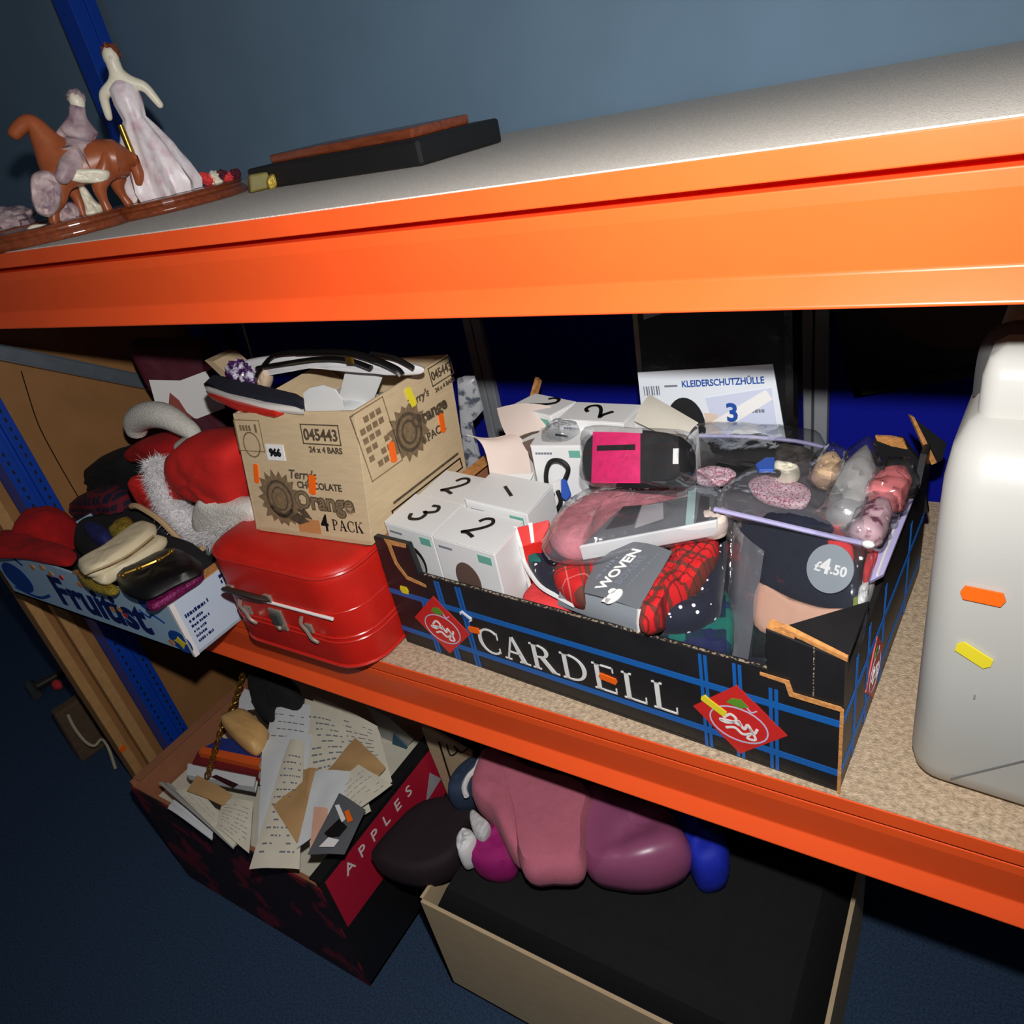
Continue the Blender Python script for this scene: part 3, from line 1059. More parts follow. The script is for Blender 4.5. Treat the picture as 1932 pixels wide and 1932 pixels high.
# white curled flap of the box behind
t = thing('loose_box_flap', 'curled white card flap standing up behind the box inked 1', 'card', at(945, 890, z=.2))
fc = quadpts([(880, 820), (962, 818)], z=.262) + quadpts([(1003, 893), (925, 898)], z=.205)
part(MB().sheet(lambda u, v: bil(fc, u, v) + Z * (.010 * math.sin(math.pi * v) - .006 * math.sin(math.pi * u)) + Y * .014 * math.sin(math.pi * v), 8, 10, .0008), 'curled_card', pinkish_c, t, sm=True)
part(MB().box(fc[3] - Z * .1 + Y * .004, fc[2] - fc[3], Y * .05, Z * .1), 'carton_body', white_c, t)
part(MB().sheet(lambda u, v: bil([fc[3] + V((.002, -.001, .002)), fc[2] + V((.004, -.001, 0)), fc[2] + V((.004, -.03, -.012)), fc[3] + V((-.0, -.022, -.004))], u, v), 4, 4, .0008), 'fold', white_c, t)


def topbox(lbl, px, z, h, **k):
    q = quadpts(px, z=z)
    e1 = ((q[1] - q[0]) + (q[2] - q[3])) / 2
    e2 = ((q[3] - q[0]) + (q[2] - q[1])) / 2
    return mug_box(lbl, q[0] - Z * h, e1, e2, h, **k), q


mb5, q5 = topbox('white gift box with a hair clip before its round hole, left of the magenta pack', [(1000, 842), (1108, 838), (1118, 808), (1030, 806)], .256, .092, num='1', rot=70, win=None, num_k=.03)
f5 = Fr(q5[0] - Z * .092, q5[1] - q5[0], Z)
w5 = (q5[1] - q5[0]).length
hole = decal(mb5, 'hole', black, [disc(w5 * .46, .04, .019, .024)], f5, .0008)
decal(hole, 'mug', mat('mug_brown', (112, 92, 88), .25), [disc(w5 * .52, .041, .012, .017)], f5, .0012)
part(MB().cushion([q5[0].lerp(q5[2], k) + d_ for k, d_ in ((.2, V((0, 0, .003))), (.45, V((.02, -.012, .004))), (.8, V((0, 0, .004))), (.5, V((-.025, .012, .004))))], Z, .016, .001, 3, .008, 60), 'film', clr3, mb5, sm=True, label='crumpled clear film')
# hair clip with black band and blue slide hanging by the hole
t = thing('hair_clip', 'black hair band with blue slide and white tag hanging before the white box', 'hair clip', at(1055, 960, y=.14))
yy = q5[0].y - .006
part(MB().tube(smooth([at(1037, 945, y=yy), at(1030, 900, y=yy), at(1038, 872, y=yy), at(1058, 870, y=yy), at(1072, 884, y=yy), at(1066, 905, y=yy)], 5), .0032, 7), 'band', black, t, sm=True)
part(MB().prism(quadpts([(1058, 905), (1066, 905), (1076, 935), (1068, 946), (1058, 938)], y=yy - .004), Y * .004), 'slide', hairb, t, bevel=.001, label='blue slide')
part(MB().prism(quadpts([(1038, 912), (1056, 905), (1060, 935), (1056, 958), (1044, 958), (1040, 935)], y=yy), Y * .002), 'tag', whitep, t, label='white tag')
part(MB().tube(smooth([at(1043, 932, y=yy - .004), at(1041, 950, y=yy - .004), at(1050, 960, y=yy - .004), at(1058, 945, y=yy - .004), at(1052, 926, y=yy - .004)], 5), .003, 6), 'loop', black, t, sm=True)

_, q6 = topbox('white gift box inked 2 at the back left, beige inner flap open', [(962, 768), (1038, 786), (1088, 760), (1010, 745)], .27, .1, num='2', rot=-30, win=None)
fq = quadpts([(938, 771), (1040, 767)], z=.272) + quadpts([(1048, 812), (962, 833)], z=.245)
part(MB().sheet(lambda u, v: bil(fq, u, v) + Z * .006 * math.sin(3.14 * u) - Y * .004 * math.sin(3.14 * v), 6, 6, .001), 'open_flap', pinkish_c, _, sm=True, label='beige open flap')
part(MB().sheet(lambda u, v: bil([fq[3] + X * .02, fq[2], fq[2] - Z * .05 + X * .002, fq[3] + X * .04 - Z * .05], u, v), 2, 2, .001), 'inner_side', brownw, _)
topbox('white gift box with a half hidden ink mark, back row behind the magenta pack', [(1052, 792), (1180, 795), (1210, 766), (1093, 757)], .272, .1, num='2', rot=60, win=None)
t8, q8 = topbox('white gift box with raised cream lid right of the magenta pack', [(1196, 800), (1290, 846), (1318, 806), (1228, 756)], .262, .105, win=None)
l8 = quadpts([(1196, 794), (1288, 838)], z=.272) + quadpts([(1317, 797), (1226, 744)], z=.29)
part(MB().sheet(lambda u, v: bil(l8, u, v) + Z * .004 * math.sin(3.14 * v), 6, 6, .0012), 'open_lid', cream_c, t8, sm=True, label='cream raised lid')

# magenta labelled black tights in a clear pack
t = thing('tights_pack', 'clear pack of black tights with a bright magenta label', 'pack', at(1205, 912, z=.19))
pc = [at(1108, 915, y=.15), at(1303, 915, y=.15), at(1300, 815, y=.19), at(1112, 808, y=.19)]
nn = (pc[1] - pc[0]).cross(pc[3] - pc[0]).normalized()
if nn.dot(CAMP - pc[0]) < 0:
    nn = -nn
def inset(c, a, b, e, f):
    return [bil(c, a, e), bil(c, b, e), bil(c, b, f), bil(c, a, f)]
part(MB().cushion([p for q in zip(inset(pc, .05, .93, .05, .9), inset(pc, .5, .95, .05, .5)) for p in q[:1]], nn, .016, .02, 2, .003, 60, p=6, sub=5), 'folded_tights', blackk, t, sm=True)
lb = inset(pc, .12, .6, .0, .9)
part(MB().sheet(lambda u, v: bil(lb, u, v) + nn * (.0185 + .002 * math.sin(3.14 * u)), 6, 8, .001), 'label', pinklabel, t, sm=True, label='magenta card label')
lf = Fr(lb[0] + nn * .021, lb[1] - lb[0], lb[3] - lb[0])
wl = (lb[1] - lb[0]).length
hl = (lb[3] - lb[0]).length
decal(t, 'title_bar', ink, [rect(wl * .12, hl * .62, wl * .9, hl * .72)], lf, .0004)
part(MB().sheet(lambda u, v: bil(inset(pc, .14, .62, .9, .99), u, v) + nn * .019, 4, 2, .0008), 'header_strip', silverc, t)
part(MB().box(bil(pc, .9, .35) + nn * .017, (pc[1] - pc[0]) * .05, (pc[3] - pc[0]) * .25, nn * .001), 'barcode_tag', whitep, t)
part(MB().cushion([bil(pc, *c) for c in ((0, 0), (.5, -.02), (1, 0), (1.02, .5), (1, 1), (.5, 1.04), (0, 1.02), (-.02, .5))], nn, .026, .022, 8, .005, 40, p=7), 'clear_wrap', clr3, t, sm=True)

# long pack with pink fleece, printed card and a white spine
t = thing('slipper_sock_pack', 'clear pack of pink fleece socks around a white spined printed card', 'pack', at(1200, 1030, z=.14))
ZP = .205
sp = [at(1093, 1032, z=ZP), at(1352, 983, z=ZP + .012)]
dsp = (sp[1] - sp[0])
bk = [at(1165, 962, z=ZP + .01), at(1372, 920, z=ZP + .02)]
cardq = [sp[0], sp[1], bk[1], bk[0]]
cn = (cardq[1] - cardq[0]).cross(cardq[3] - cardq[0]).normalized()
part(MB().hexa([p - cn * .02 for p in cardq] + cardq), 'printed_card', photo_m, t, bevel=.002)
fsp = at(1095, 1032, z=ZP)
part(MB().hexa([sp[0] - cn * .0205 - W * .001, sp[1] - cn * .0205 - W * .001, sp[1] - cn * .0205 + W * .004, sp[0] - cn * .0205 + W * .004,
                sp[0] + cn * .001 - W * .001, sp[1] + cn * .001 - W * .001, sp[1] + cn * .001 + W * .004, sp[0] + cn * .001 + W * .004]), 'white_spine', white_c, t, bevel=.0015)
cf = Fr(cardq[0], dsp, cn.cross(dsp))
wl, hl = dsp.length, (cardq[3] - cardq[0]).length
decal(t, 'picture', ink, [[(wl * .2, hl * .3), (wl * .42, hl * .3), (wl * .5, hl * .75), (wl * .36, hl * .8)]], cf, .0005)
decal(t, 'picture', mat('pale_grey_print', (178, 172, 176), .5), [[(wl * .42, hl * .2), (wl * .64, hl * .3), (wl * .66, hl * .7), (wl * .5, hl * .72)]], cf, .0004)
decal(t, 'teal_stripe', mat('pale_teal', (176, 206, 206), .5), [[(wl * .78, hl * .02), (wl * .84, hl * .02), (wl * .93, hl * .95), (wl * .87, hl * .95)]], cf, .0005)
decal(t, 'picture', ink, [[(wl * .86, hl * .06), (wl * .95, hl * .06), (wl * 1.0, hl * .6), (wl * .94, hl * .7)]], cf, .0005)
pf = quadpts([(1034, 1010), (1050, 985), (1100, 950), (1160, 920), (1230, 905), (1290, 912), (1250, 935), (1180, 955), (1130, 985), (1110, 1020), (1088, 1042), (1055, 1038)], z=ZP - .004)
part(MB().cushion(pf, Z, .018, .02, 11, .003, 60), 'fleece_sock', pinkf, t, sm=True)
part(MB().cushion(quadpts([(1325, 972), (1368, 968), (1372, 990), (1350, 1000), (1325, 995)], z=ZP), Z, .014, .016, 4, .004, 70), 'tissue', mat('peach_tissue', (236, 214, 200), .8, var=.1, scale=120), t, sm=True)
part(MB().cushion(quadpts([(1022, 1035), (1050, 975), (1130, 925), (1240, 888), (1330, 905), (1385, 950), (1370, 992), (1300, 1005), (1180, 1032), (1080, 1050)], z=ZP + .002), Z, .024, .022, 21, .004, 40), 'clear_bag', clr2, t, sm=True)

# red and white packet poking out by the white box
t = thing('red_packet', 'glossy red and white packet wedged right of the box inked 2', 'packet', at(1000, 1010, z=.13))
rp = [at(974, 995, z=.2), at(1036, 980, z=.205), at(1034, 1018, z=.185), at(984, 1032, z=.18)]
part(MB().hexa([p - Z * .06 for p in (rp[3], rp[2], rp[1], rp[0])] + [rp[3], rp[2], rp[1], rp[0]]), 'packet_body', mat('red_gloss_card', (220, 36, 30), .35), t, bevel=.001)
part(MB().sheet(lambda u, v: bil([bil(rp, .38, 0), bil(rp, .5, 0), bil(rp, .5, 1), bil(rp, .38, 1)], u, v) + Z * .0015, 2, 2, .001), 'white_band', whitep, t)
part(MB().prism([rp[0] + V((-.004, 0, .001)), rp[0] + V((.001, 0, .001)), rp[3] + V((.002, 0, .001)), rp[3] + V((-.003, 0, .001))], -Z * .07), 'white_edge', whitep, t)

# woven boxers, three packs
def outline(px, z):
    return [at(a, b, z=z) for a, b in px]


solo(MB().cushion(outline([(985, 1150), (1000, 1122), (1020, 1108), (1050, 1125), (1085, 1148), (1078, 1165), (1020, 1166)], .122), Z, .02, .03, 31, .002, 50), 'red_cloth', coralf,
     'plain coral red cloth in front of the tartan boxers, beside the white box', 'cloth', sm=True)
t = thing('boxer_pack', 'green and navy tartan cloth lowest at the front of the carton', 'clothing', at(1300, 1190, z=.1))
part(MB().cushion(outline([(1195, 1175), (1260, 1150), (1320, 1130), (1375, 1120), (1385, 1180), (1372, 1225), (1310, 1222), (1240, 1205)], .125), Z, .014, .03, 33, .004, 30), 'cloth', gtartan, t, sm=True)
t = thing('boxer_pack', 'navy spotted boxers in a pale grey band under the red tartan pair', 'clothing', at(1200, 1150, z=.1), group='woven boxer packs')
part(MB().cushion(outline([(986, 1025), (1030, 1035), (1075, 1060), (1095, 1110), (1085, 1138), (1050, 1122), (1010, 1090)], .152), Z, .012, .014, 34, .005, 50), 'left_leg', spot, t, sm=True)
part(MB().cushion(outline([(1210, 1165), (1260, 1140), (1340, 1080), (1372, 1020), (1362, 1120), (1350, 1150), (1290, 1175)], .152), Z, .014, .03, 35, .007, 40), 'right_leg', spot, t, sm=True)
part(MB().cushion(outline([(985, 1033), (1000, 1030), (1030, 1045), (1035, 1062), (1005, 1068)], .158), Z, .01, .02, 36, .002, 40), 'waistband', gtartan, t, sm=True)
part(MB().tube(smooth([at(984, 1035, z=.16), at(988, 1055, z=.158), at(1000, 1080, z=.155), at(1022, 1108, z=.152), at(1060, 1130, z=.15), at(1082, 1142, z=.15)], 5), .003, 6), 'band_edge', white_c, t, sm=True)
t = thing('boxer_pack', 'red tartan boxers in a grey WOVEN BOXERS card band', 'clothing', at(1180, 1110, z=.1), group='woven boxer packs')
ZB = .172
part(MB().cushion(outline([(1042, 1085), (1075, 1060), (1100, 1038), (1165, 1022), (1182, 1036), (1150, 1062), (1130, 1085), (1108, 1105), (1098, 1122), (1066, 1112)], ZB), Z, .014, .03, 37, .002, 40), 'folded_leg', tartan, t, sm=True)
part(MB().cushion(outline([(1205, 1172), (1225, 1130), (1245, 1090), (1262, 1050), (1280, 1015), (1320, 1000), (1352, 1005), (1355, 1045), (1330, 1090), (1290, 1125), (1255, 1145), (1240, 1165)], ZB), Z, .018, .03, 38, .006, 55, wr=((.8, .5, 0), 60, 1.6)), 'gathered_leg', tartan2, t, sm=True)
bq = [at(1055, 1110, z=.168), at(1206, 1150, z=.172), at(1268, 1040, z=.205), at(1178, 1022, z=.2)]
part(MB().sheet(lambda u, v: bil(bq, u, v) + Z * .004 * math.sin(3.14 * u), 6, 6, .002), 'card_band', greycard, t, sm=True, label='grey printed card band')
b2 = [at(1052, 1142, z=.138), at(1204, 1197, z=.136), bq[1], at(1058, 1108, z=.167)]
part(MB().sheet(lambda u, v: bil(b2, u, v) - V((0, .002, 0)) * math.sin(3.14 * v), 5, 4, .002), 'band_front', greycard2, t, sm=True)
part(MB().tube([at(1206, 1150, z=.172), at(1204, 1175, z=.155), at(1206, 1195, z=.137)], .0022, 6), 'band_edge', whitep, t, sm=True)
bf = Fr(bil(bq, .5, .5) + Z * .0035, bil(bq, .5, 1) - bil(bq, .5, 0), (bq[0] - bq[1]))
text(t, 'WOVEN', .0165, bf, whitep, 0, -.001, bold=.0005)
text(t, 'BOXERS', .012, bf, inkl, .002, -.0125)
decal(t, 'small_print', inkl, dashes(-.02, .0165, 8, .004, 3, .003) + dashes(-.02, -.0225, 12, .002, 4, .003), bf, .0007)
decal(t, 'logo', whitep, [disc(-.036, -.018, .011, .007), disc(-.03, -.011, .004), rect(-.046, -.018, -.04, -.01)], bf, .0008)

# £4.50 tights pack with a portrait print
t = thing('tights_pack', 'large clear tights pack with black and peach print and a £4.50 disc', 'pack', at(1500, 1240, z=.1))
pk = [at(1362, 1252, y=.075), at(1612, 1235, y=.06), at(1640, 985, y=.17), at(1385, 985, y=.17)]
pn = (pk[1] - pk[0]).cross(pk[3] - pk[0]).normalized()
if pn.dot(CAMP - pk[0]) < 0:
    pn = -pn
ppl = (pk[0], pn)


def onpk(pts, h=0.0):
    return [at(a, b, pl=(pk[0] + pn * h, pn)) for a, b in pts]


cb_ = onpk([(1420, 1240), (1615, 1225), (1622, 1030), (1560, 1000), (1500, 985), (1400, 985), (1395, 1000), (1430, 1040)], -.012)
part(MB().prism(cb_, -pn * .008), 'card', black, t)
part(MB().cushion(onpk([(1388, 992), (1400, 980), (1500, 985), (1565, 1005), (1605, 1040), (1618, 1090), (1612, 1150), (1560, 1150), (1490, 1128), (1432, 1098), (1440, 1050), (1410, 1020)], -.008), pn, .008, .004, 41, .001, 30, p=4), 'black_print', navy_f, t, sm=True)
part(MB().cushion(onpk([(1432, 1100), (1490, 1128), (1550, 1146), (1608, 1150), (1600, 1180), (1540, 1200), (1480, 1205), (1424, 1180)], -.007), pn, .006, .004, 42, .0006, 30, p=4), 'peach_print', skin_p, t, sm=True)
part(MB().prism(onpk([(1422, 1180), (1470, 1208), (1450, 1240), (1418, 1240)], -.006), -pn * .003), 'black_corner', ink, t)
dc = at(1566, 1073, pl=(pk[0] + pn * .006, pn))
du = (at(1600, 1082, pl=(pk[0] + pn * .006, pn)) - dc).normalized()
df_ = Fr(dc, du, pn.cross(du))
dd = decal(t, 'price_disc', mat('price_grey', (150, 158, 166), .5), [disc(0, 0, .0245, .0245, 36)], df_, .001, label='grey price disc')
text(dd, '£', .014, Fr(df_.p(0, 0, .001), df_.x, df_.y), whitep, -.0125, -.005, bold=.0002)
text(dd, '4', .021, Fr(df_.p(0, 0, .001), df_.x, df_.y), whitep, -.0045, -.0055, bold=.0007)
text(dd, '.50', .014, Fr(df_.p(0, 0, .001), df_.x, df_.y), whitep, .0098, -.0045, bold=.0003)
part(MB().sheet(lambda u, v: bil(onpk([(1362, 1250), (1410, 1256), (1442, 1040), (1385, 985)], .006), u, v) + pn * .008 * math.sin(3.14 * u), 8, 8, .0008), 'folded_film', clr2, t, sm=True, label='folded hazy film side')
part(MB().cushion(onpk([(1360, 1255), (1480, 1262), (1612, 1238), (1640, 1100), (1645, 1030), (1560, 990), (1470, 965), (1378, 975), (1368, 1100)], .001), pn, .012, .008, 44, .002, 25, p=6), 'clear_bag', clr, t, sm=True)

# zip bag lying over the top
t = thing('zip_bag', 'clear zip bag with pale slider line lying above the £4.50 pack', 'bag', at(1500, 960, z=.2))
zq = outline([(1345, 955), (1400, 900), (1480, 890), (1560, 905), (1650, 970), (1642, 1028), (1560, 1002), (1440, 980)], .222)
part(MB().cushion(zq, Z, .022, .012, 51, .005, 30), 'clear_film', clr2, t, sm=True)
part(MB().tube(smooth([at(1348, 961, z=.228), at(1440, 982, z=.226), at(1550, 1008, z=.224), at(1640, 1028, z=.222)], 4), .0028, 6), 'zip_line', lav, t, sm=True)
part(MB().blob(at(1638, 1027, z=.225), (.006, .004, .004)), 'slider', whitep, t, sm=True)
part(MB().cushion(outline([(1440, 975), (1500, 965), (1560, 985), (1570, 1000), (1500, 992)], .226), Z, .006, .008, 53, .003, 60), 'dark_comb', navy_f, t, sm=True)
solo(MB().cushion(outline([(1412, 912), (1440, 896), (1490, 905), (1528, 925), (1520, 952), (1475, 950), (1430, 935)], .224), Z, .004, .01, 52, .003, 60), 'lace_pouch', lace,
     'pink and white lace piece under the clear zip bag', 'lace', sm=True)
solo(MB().cushion(outline([(1310, 890), (1345, 880), (1385, 888), (1380, 905), (1320, 908)], .216), Z, .003, .01, 57, .003, 60), 'lace_pouch', lace,
     'small pink lace piece right of the magenta tights pack', 'lace', sm=True)

# bag of hair bands at the back
t = thing('hair_band_bag', 'clear bag of black hair bands and a blue clip at the back of the carton', 'bag', at(1430, 860, z=.19))
hq = outline([(1305, 822), (1400, 818), (1500, 828), (1560, 842), (1550, 885), (1500, 905), (1420, 900), (1330, 890)], .225)
part(MB().cushion(outline([(1320, 845), (1360, 832), (1440, 828), (1480, 850), (1460, 868), (1380, 862), (1330, 856)], .222), Z, .012, .03, 60, .006, 60), 'black_bands', black_f, t, sm=True)
part(MB().cushion(outline([(1460, 850), (1530, 855), (1545, 880), (1510, 895), (1470, 885)], .222), Z, .01, .03, 61, .006, 60), 'dark_contents', mat('grey_contents', (96, 88, 84), .7, col2=(20, 20, 22), scale=70), t, sm=True)
part(MB().tube(smooth([at(1355, 866, z=.238), at(1400, 875, z=.24), at(1430, 880, z=.24), at(1470, 895, z=.238)], 3), .004, 6), 'hair_pin', black, t, sm=True)
part(MB().prism(outline([(1425, 875), (1445, 862), (1462, 862), (1460, 885), (1432, 886)], .246), -Z * .005), 'blue_clip', hairb, t, bevel=.001, label='blue clip')
part(MB().cushion(outline([(1460, 880), (1500, 885), (1510, 895), (1490, 905), (1462, 897)], .232), Z, .01, .01, 62, .003, 80), 'cream_band', fig_w, t, sm=True)
part(MB().cushion(hq, Z, .026, .02, 63, .005, 30), 'clear_film', clr, t, sm=True)
part(MB().tube(smooth([at(1305, 822, z=.236), at(1400, 824, z=.236), at(1500, 832, z=.235), at(1558, 845, z=.234)], 3), .0024, 6), 'zip_line', lav, t, sm=True)


def cone_bag(lbl, px, base, y0, y1, m, film=True, name='wrapped_item', cat='packet'):
    """a wrapped roll lying from base to tip: px tip and base in the picture"""
    t_ = thing(name, lbl, cat, at(base[0], base[1], y=y0))
    a_, b_ = at(base[0], base[1], y=y0), at(px[0], px[1], y=y1)
    r0 = base[2]
    def body(k_, tip, nm, m2, amp, sd):
        mb_ = MB()
        ax = (b_ - a_)
        L_ = ax.length + tip
        ax.normalize()
        e_ = ax.orthogonal().normalized()
        f_ = ax.cross(e_)
        rings_ = []
        for j_ in range(19):
            u_ = j_ / 18
            pr_ = min(1.0, .45 + u_ * 6) * (1 - .18 * u_) * (1 - max(0, (u_ - .55) / .45) ** 1.7 * .9)
            row_ = []
            for i_ in range(22):
                an = 2 * math.pi * i_ / 22
                q_ = V((math.cos(an) * 1.3, math.sin(an) * 1.3, u_ * 4))
                w_ = 1 + amp * (noise.noise(q_ * 1.6 + V((sd, 0, 0))) + .6 * (.5 - 2 * abs(noise.noise(q_ * 3.2 + V((0, sd, 0))))))
                rr_ = r0 * k_ * pr_ * w_
                row_.append(a_ + ax * (L_ * u_) + e_ * math.cos(an) * rr_ + f_ * math.sin(an) * rr_)
            rings_.append(row_)
        mb_.loft(rings_)
        return part(mb_, nm, m2, t_, sm=True)
    body(.92, 0, 'roll', m, .13, base[0] * .01)
    if film:
        body(1.1, .014, 'clear_wrap', clr3, .3, base[1] * .01)
    return t_


cone_bag('tan roll in crinkled clear wrap at the back of the carton', (1572, 852), (1556, 915, .018), .22, .27, tan_f)
cone_bag('silver white wrapped roll standing in the right end of the carton', (1634, 842), (1592, 1000, .025), .16, .27, silverc)
cone_bag('coral pink wrapped roll beside the torn right wall of the carton', (1705, 880), (1655, 955, .022), .19, .26, mat('coral_pink', (222, 120, 122), .6, var=.12, scale=60))
cone_bag('pale pink corded roll below the coral pink roll', (1672, 935), (1625, 1025, .018), .13, .2, pinkcord)
t = thing('lavender_card', 'lavender plastic strip lying along the torn right wall', 'strip', at(1690, 1000, z=.15))
part(MB().hexa([p - Z * .004 for p in outline([(1638, 1098), (1668, 1082), (1724, 940), (1690, 942)], .19)] + outline([(1638, 1098), (1668, 1082), (1724, 940), (1690, 942)], .192)), 'strip', lav, t, bevel=.001)
part(MB().tube([at(1655, 1085, z=.1935), at(1706, 945, z=.1935)], .0012, 5), 'rib', whitep, t)
solo(MB().cushion(outline([(1548, 985), (1575, 972), (1590, 990), (1585, 1015), (1612, 1050), (1590, 1062), (1555, 1030)], .206), Z, .012, .03, 70, .002, 50), 'coral_scrunchie', coralf, 'coral red band behind the price disc pack', 'band', sm=True)
solo(MB().cushion(outline([(1640, 1040), (1655, 1030), (1655, 1060), (1640, 1085), (1628, 1080)], .19), Z, .008, .04, 71, .002, 50), 'coral_scrap', coralf, 'small coral red scrap beside the lavender strip', 'cloth', sm=True)
t = thing('white_packet', 'white packet with a green edge in the front right corner of the carton', 'packet', at(1645, 1130, z=.1))
part(MB().cushion(outline([(1628, 1092), (1652, 1086), (1640, 1120), (1628, 1148), (1618, 1155), (1618, 1120)], .175), Z, .006, .02, 72, .004, 70), 'packet_body', whitep, t, sm=True)
part(MB().prism(outline([(1610, 1128), (1617, 1125), (1617, 1162), (1609, 1164)], .182), -Z * .05), 'green_edge', mat('olive_green_print', (132, 150, 60), .5), t)

# ------------------------------------------------------------------ goods standing behind the carton
t = thing('garment_cover_pack', 'black polythene wrapped garment cover pack standing at the back of the carton', 'pack', (.33, .36, .095))
g0, g1 = at(1207, 830, y=.335), at(1506, 830, y=.335)
t0, t1 = at(1186, 590, y=.355), at(1497, 590, y=.355)
gx0, gx1 = g0.x, g1.x
GB, GT = .095, .445
part(MB().hexa([V((gx0, .330, GB)), V((gx1, .330, GB)), V((gx1, .385, GB)), V((gx0, .385, GB)),
                V((t0.x, .358, GT)), V((t1.x, .358, GT)), V((t1.x, .405, GT)), V((t0.x, .405, GT))]), 'wrapped_cover', blackwrap, t, bevel=.012)
gd = V((0, .028, GT - GB)).normalized()
gn = X.cross(gd)
gpl = (V((gx0, .330, GB)) + gn * .0015, gn)
ic = [at(a, b, pl=gpl) for a, b in ((1216, 832), (1482, 826), (1458, 687), (1203, 703))]
ip = part(MB().hexa([p - gn * .002 for p in ic] + ic), 'paper_insert', mat('pale_blue_white_print', (226, 232, 240), .5), t, label='white and pale blue paper insert')
gx_ = (ic[2] - ic[3]).normalized()
gf = Fr(ic[3] + gn * .0002, gx_, gn.cross(gx_))
gw, gh = (ic[2] - ic[3]).length, (ic[0] - ic[3]).length
def gq(*p):
    return [(gw * a, -gh * b) for a, b in p]


text(ip, 'KLEIDERSCHUTZHÜLLE', gh * .125, gf, mid_p, gw * .635, -gh * .235, sx=.82, bold=.0002)
decal(ip, 'barcode', inkl, [gq((.03 + .02 * k, .2), (.03 + .02 * k + (.011 if k % 2 else .006), .2), (.03 + .02 * k + (.011 if k % 2 else .006), .33), (.03 + .02 * k, .33)) for k in range(7)], gf)
decal(ip, 'rule', inkl, [gq((.2, .2), (.3, .2), (.3, .225), (.2, .225))], gf)
decal(ip, 'pale_panel', mat('pale_lilac_print', (206, 212, 234), .5), [gq((.5, .4), (.98, .3), (1.0, .93), (.56, .97))], gf, .0005)
decal(ip, 'white_beam', whitep, [gq((.52, .74), (.94, .32), (.98, .45), (.62, .84))], gf, .0007)
text(ip, '3', gh * .34, Fr(gf.p(0, 0, .0007), gf.x, gf.y), mid_p, gw * .69, -gh * .72, bold=.001)
decal(ip, 'small_print', inkl, dashes(gw * .8, -gh * .62, 5, gh * .06, 2, gw * .018), gf)
decal(ip, 'hood_picture', black, [disc(gw * .33, -gh * .78, gw * .15, gh * .4)], gf, .0006)
decal(ip, 'hood_picture', mat('peach_band', (222, 200, 184), .5), [gq((.48, .98), (.6, .98), (.58, .62), (.48, .6))], gf, .0006)
decal(ip, 'white_dome', whitep, [disc(gw * .77, -gh * .96, gw * .11, gh * .15)], gf, .0009)
decal(t, 'top_label', mat('grey_label_print', (120, 124, 130), .5), [[(.02, .07), (.045, .075), (.045, .095), (.022, .092)]], gf, .0006)

pf_ = thing('framed_picture', 'black framed picture with a brown oval hung on the blue screen', 'picture', at(1740, 650, y=.585))
pq = [at(1612, 748, y=.585), at(1900, 700, y=.585)]
dpx = (pq[1] - pq[0]).normalized()
dpz = V((-dpx.z, 0, dpx.x))
if dpz.z < 0:
    dpz = -dpz
for o_, e_, f_ in ((pq[0], dpx * .36, dpz * .016), (pq[0] + dpz * .23, dpx * .36, dpz * .016), (pq[0], dpx * .014, dpz * .246), (pq[0] + dpx * .346, dpx * .014, dpz * .246)):
    part(MB().box(o_ - Y * .004, e_, Y * .016, f_), 'frame_side', black, pf_, bevel=.002)
part(MB().box(pq[0] + dpx * .01 + dpz * .01, dpx * .34, Y * .006, dpz * .226), 'mount', mat('black_mount', (16, 15, 18), .5), pf_)
pfr = Fr(pq[0] - Y * .0005, dpx, dpz)
decal(pf_, 'oval_print', mat('brown_print', (70, 40, 22), .6), [disc(.17, .17, .125, .13, 40)], pfr, .001)

t = thing('printed_bag', 'silver grey printed plastic bag standing between the chocolate carton and a screen post', 'bag', at(890, 800, y=.44))
bpl = (at(890, 800, y=.44), V((-.35, 1, 0)).normalized())
part(MB().cushion([at(a, b, pl=bpl) for a, b in ((862, 714), (878, 709), (896, 709), (905, 740), (913, 772), (898, 790), (882, 802), (925, 950), (885, 950), (868, 800), (864, 750))], None, .008, .006, 80, .002, 40, closed_smooth=False), 'bag_body',
     mat('silver_printed_film', (196, 198, 204), .3, col2=(92, 98, 112), scale=55, thr=(.5, .6)), t, sm=True)

# ------------------------------------------------------------------ red suitcase
def rrect(x0, x1, y0, y1, r, z, n=6, ins=0):
    x0, x1, y0, y1 = x0 + ins, x1 - ins, y0 + ins, y1 - ins
    r = max(r - ins, .004)
    o = []
    for cx, cy, a in ((x1 - r, y0 + r, -90), (x1 - r, y1 - r, 0), (x0 + r, y1 - r, 90), (x0 + r, y0 + r, 180)):
        for k in range(n + 1):
            an = math.radians(a + 90 * k / n)
            o.append(V((cx + r * math.cos(an), cy + r * math.sin(an), z)))
    return o


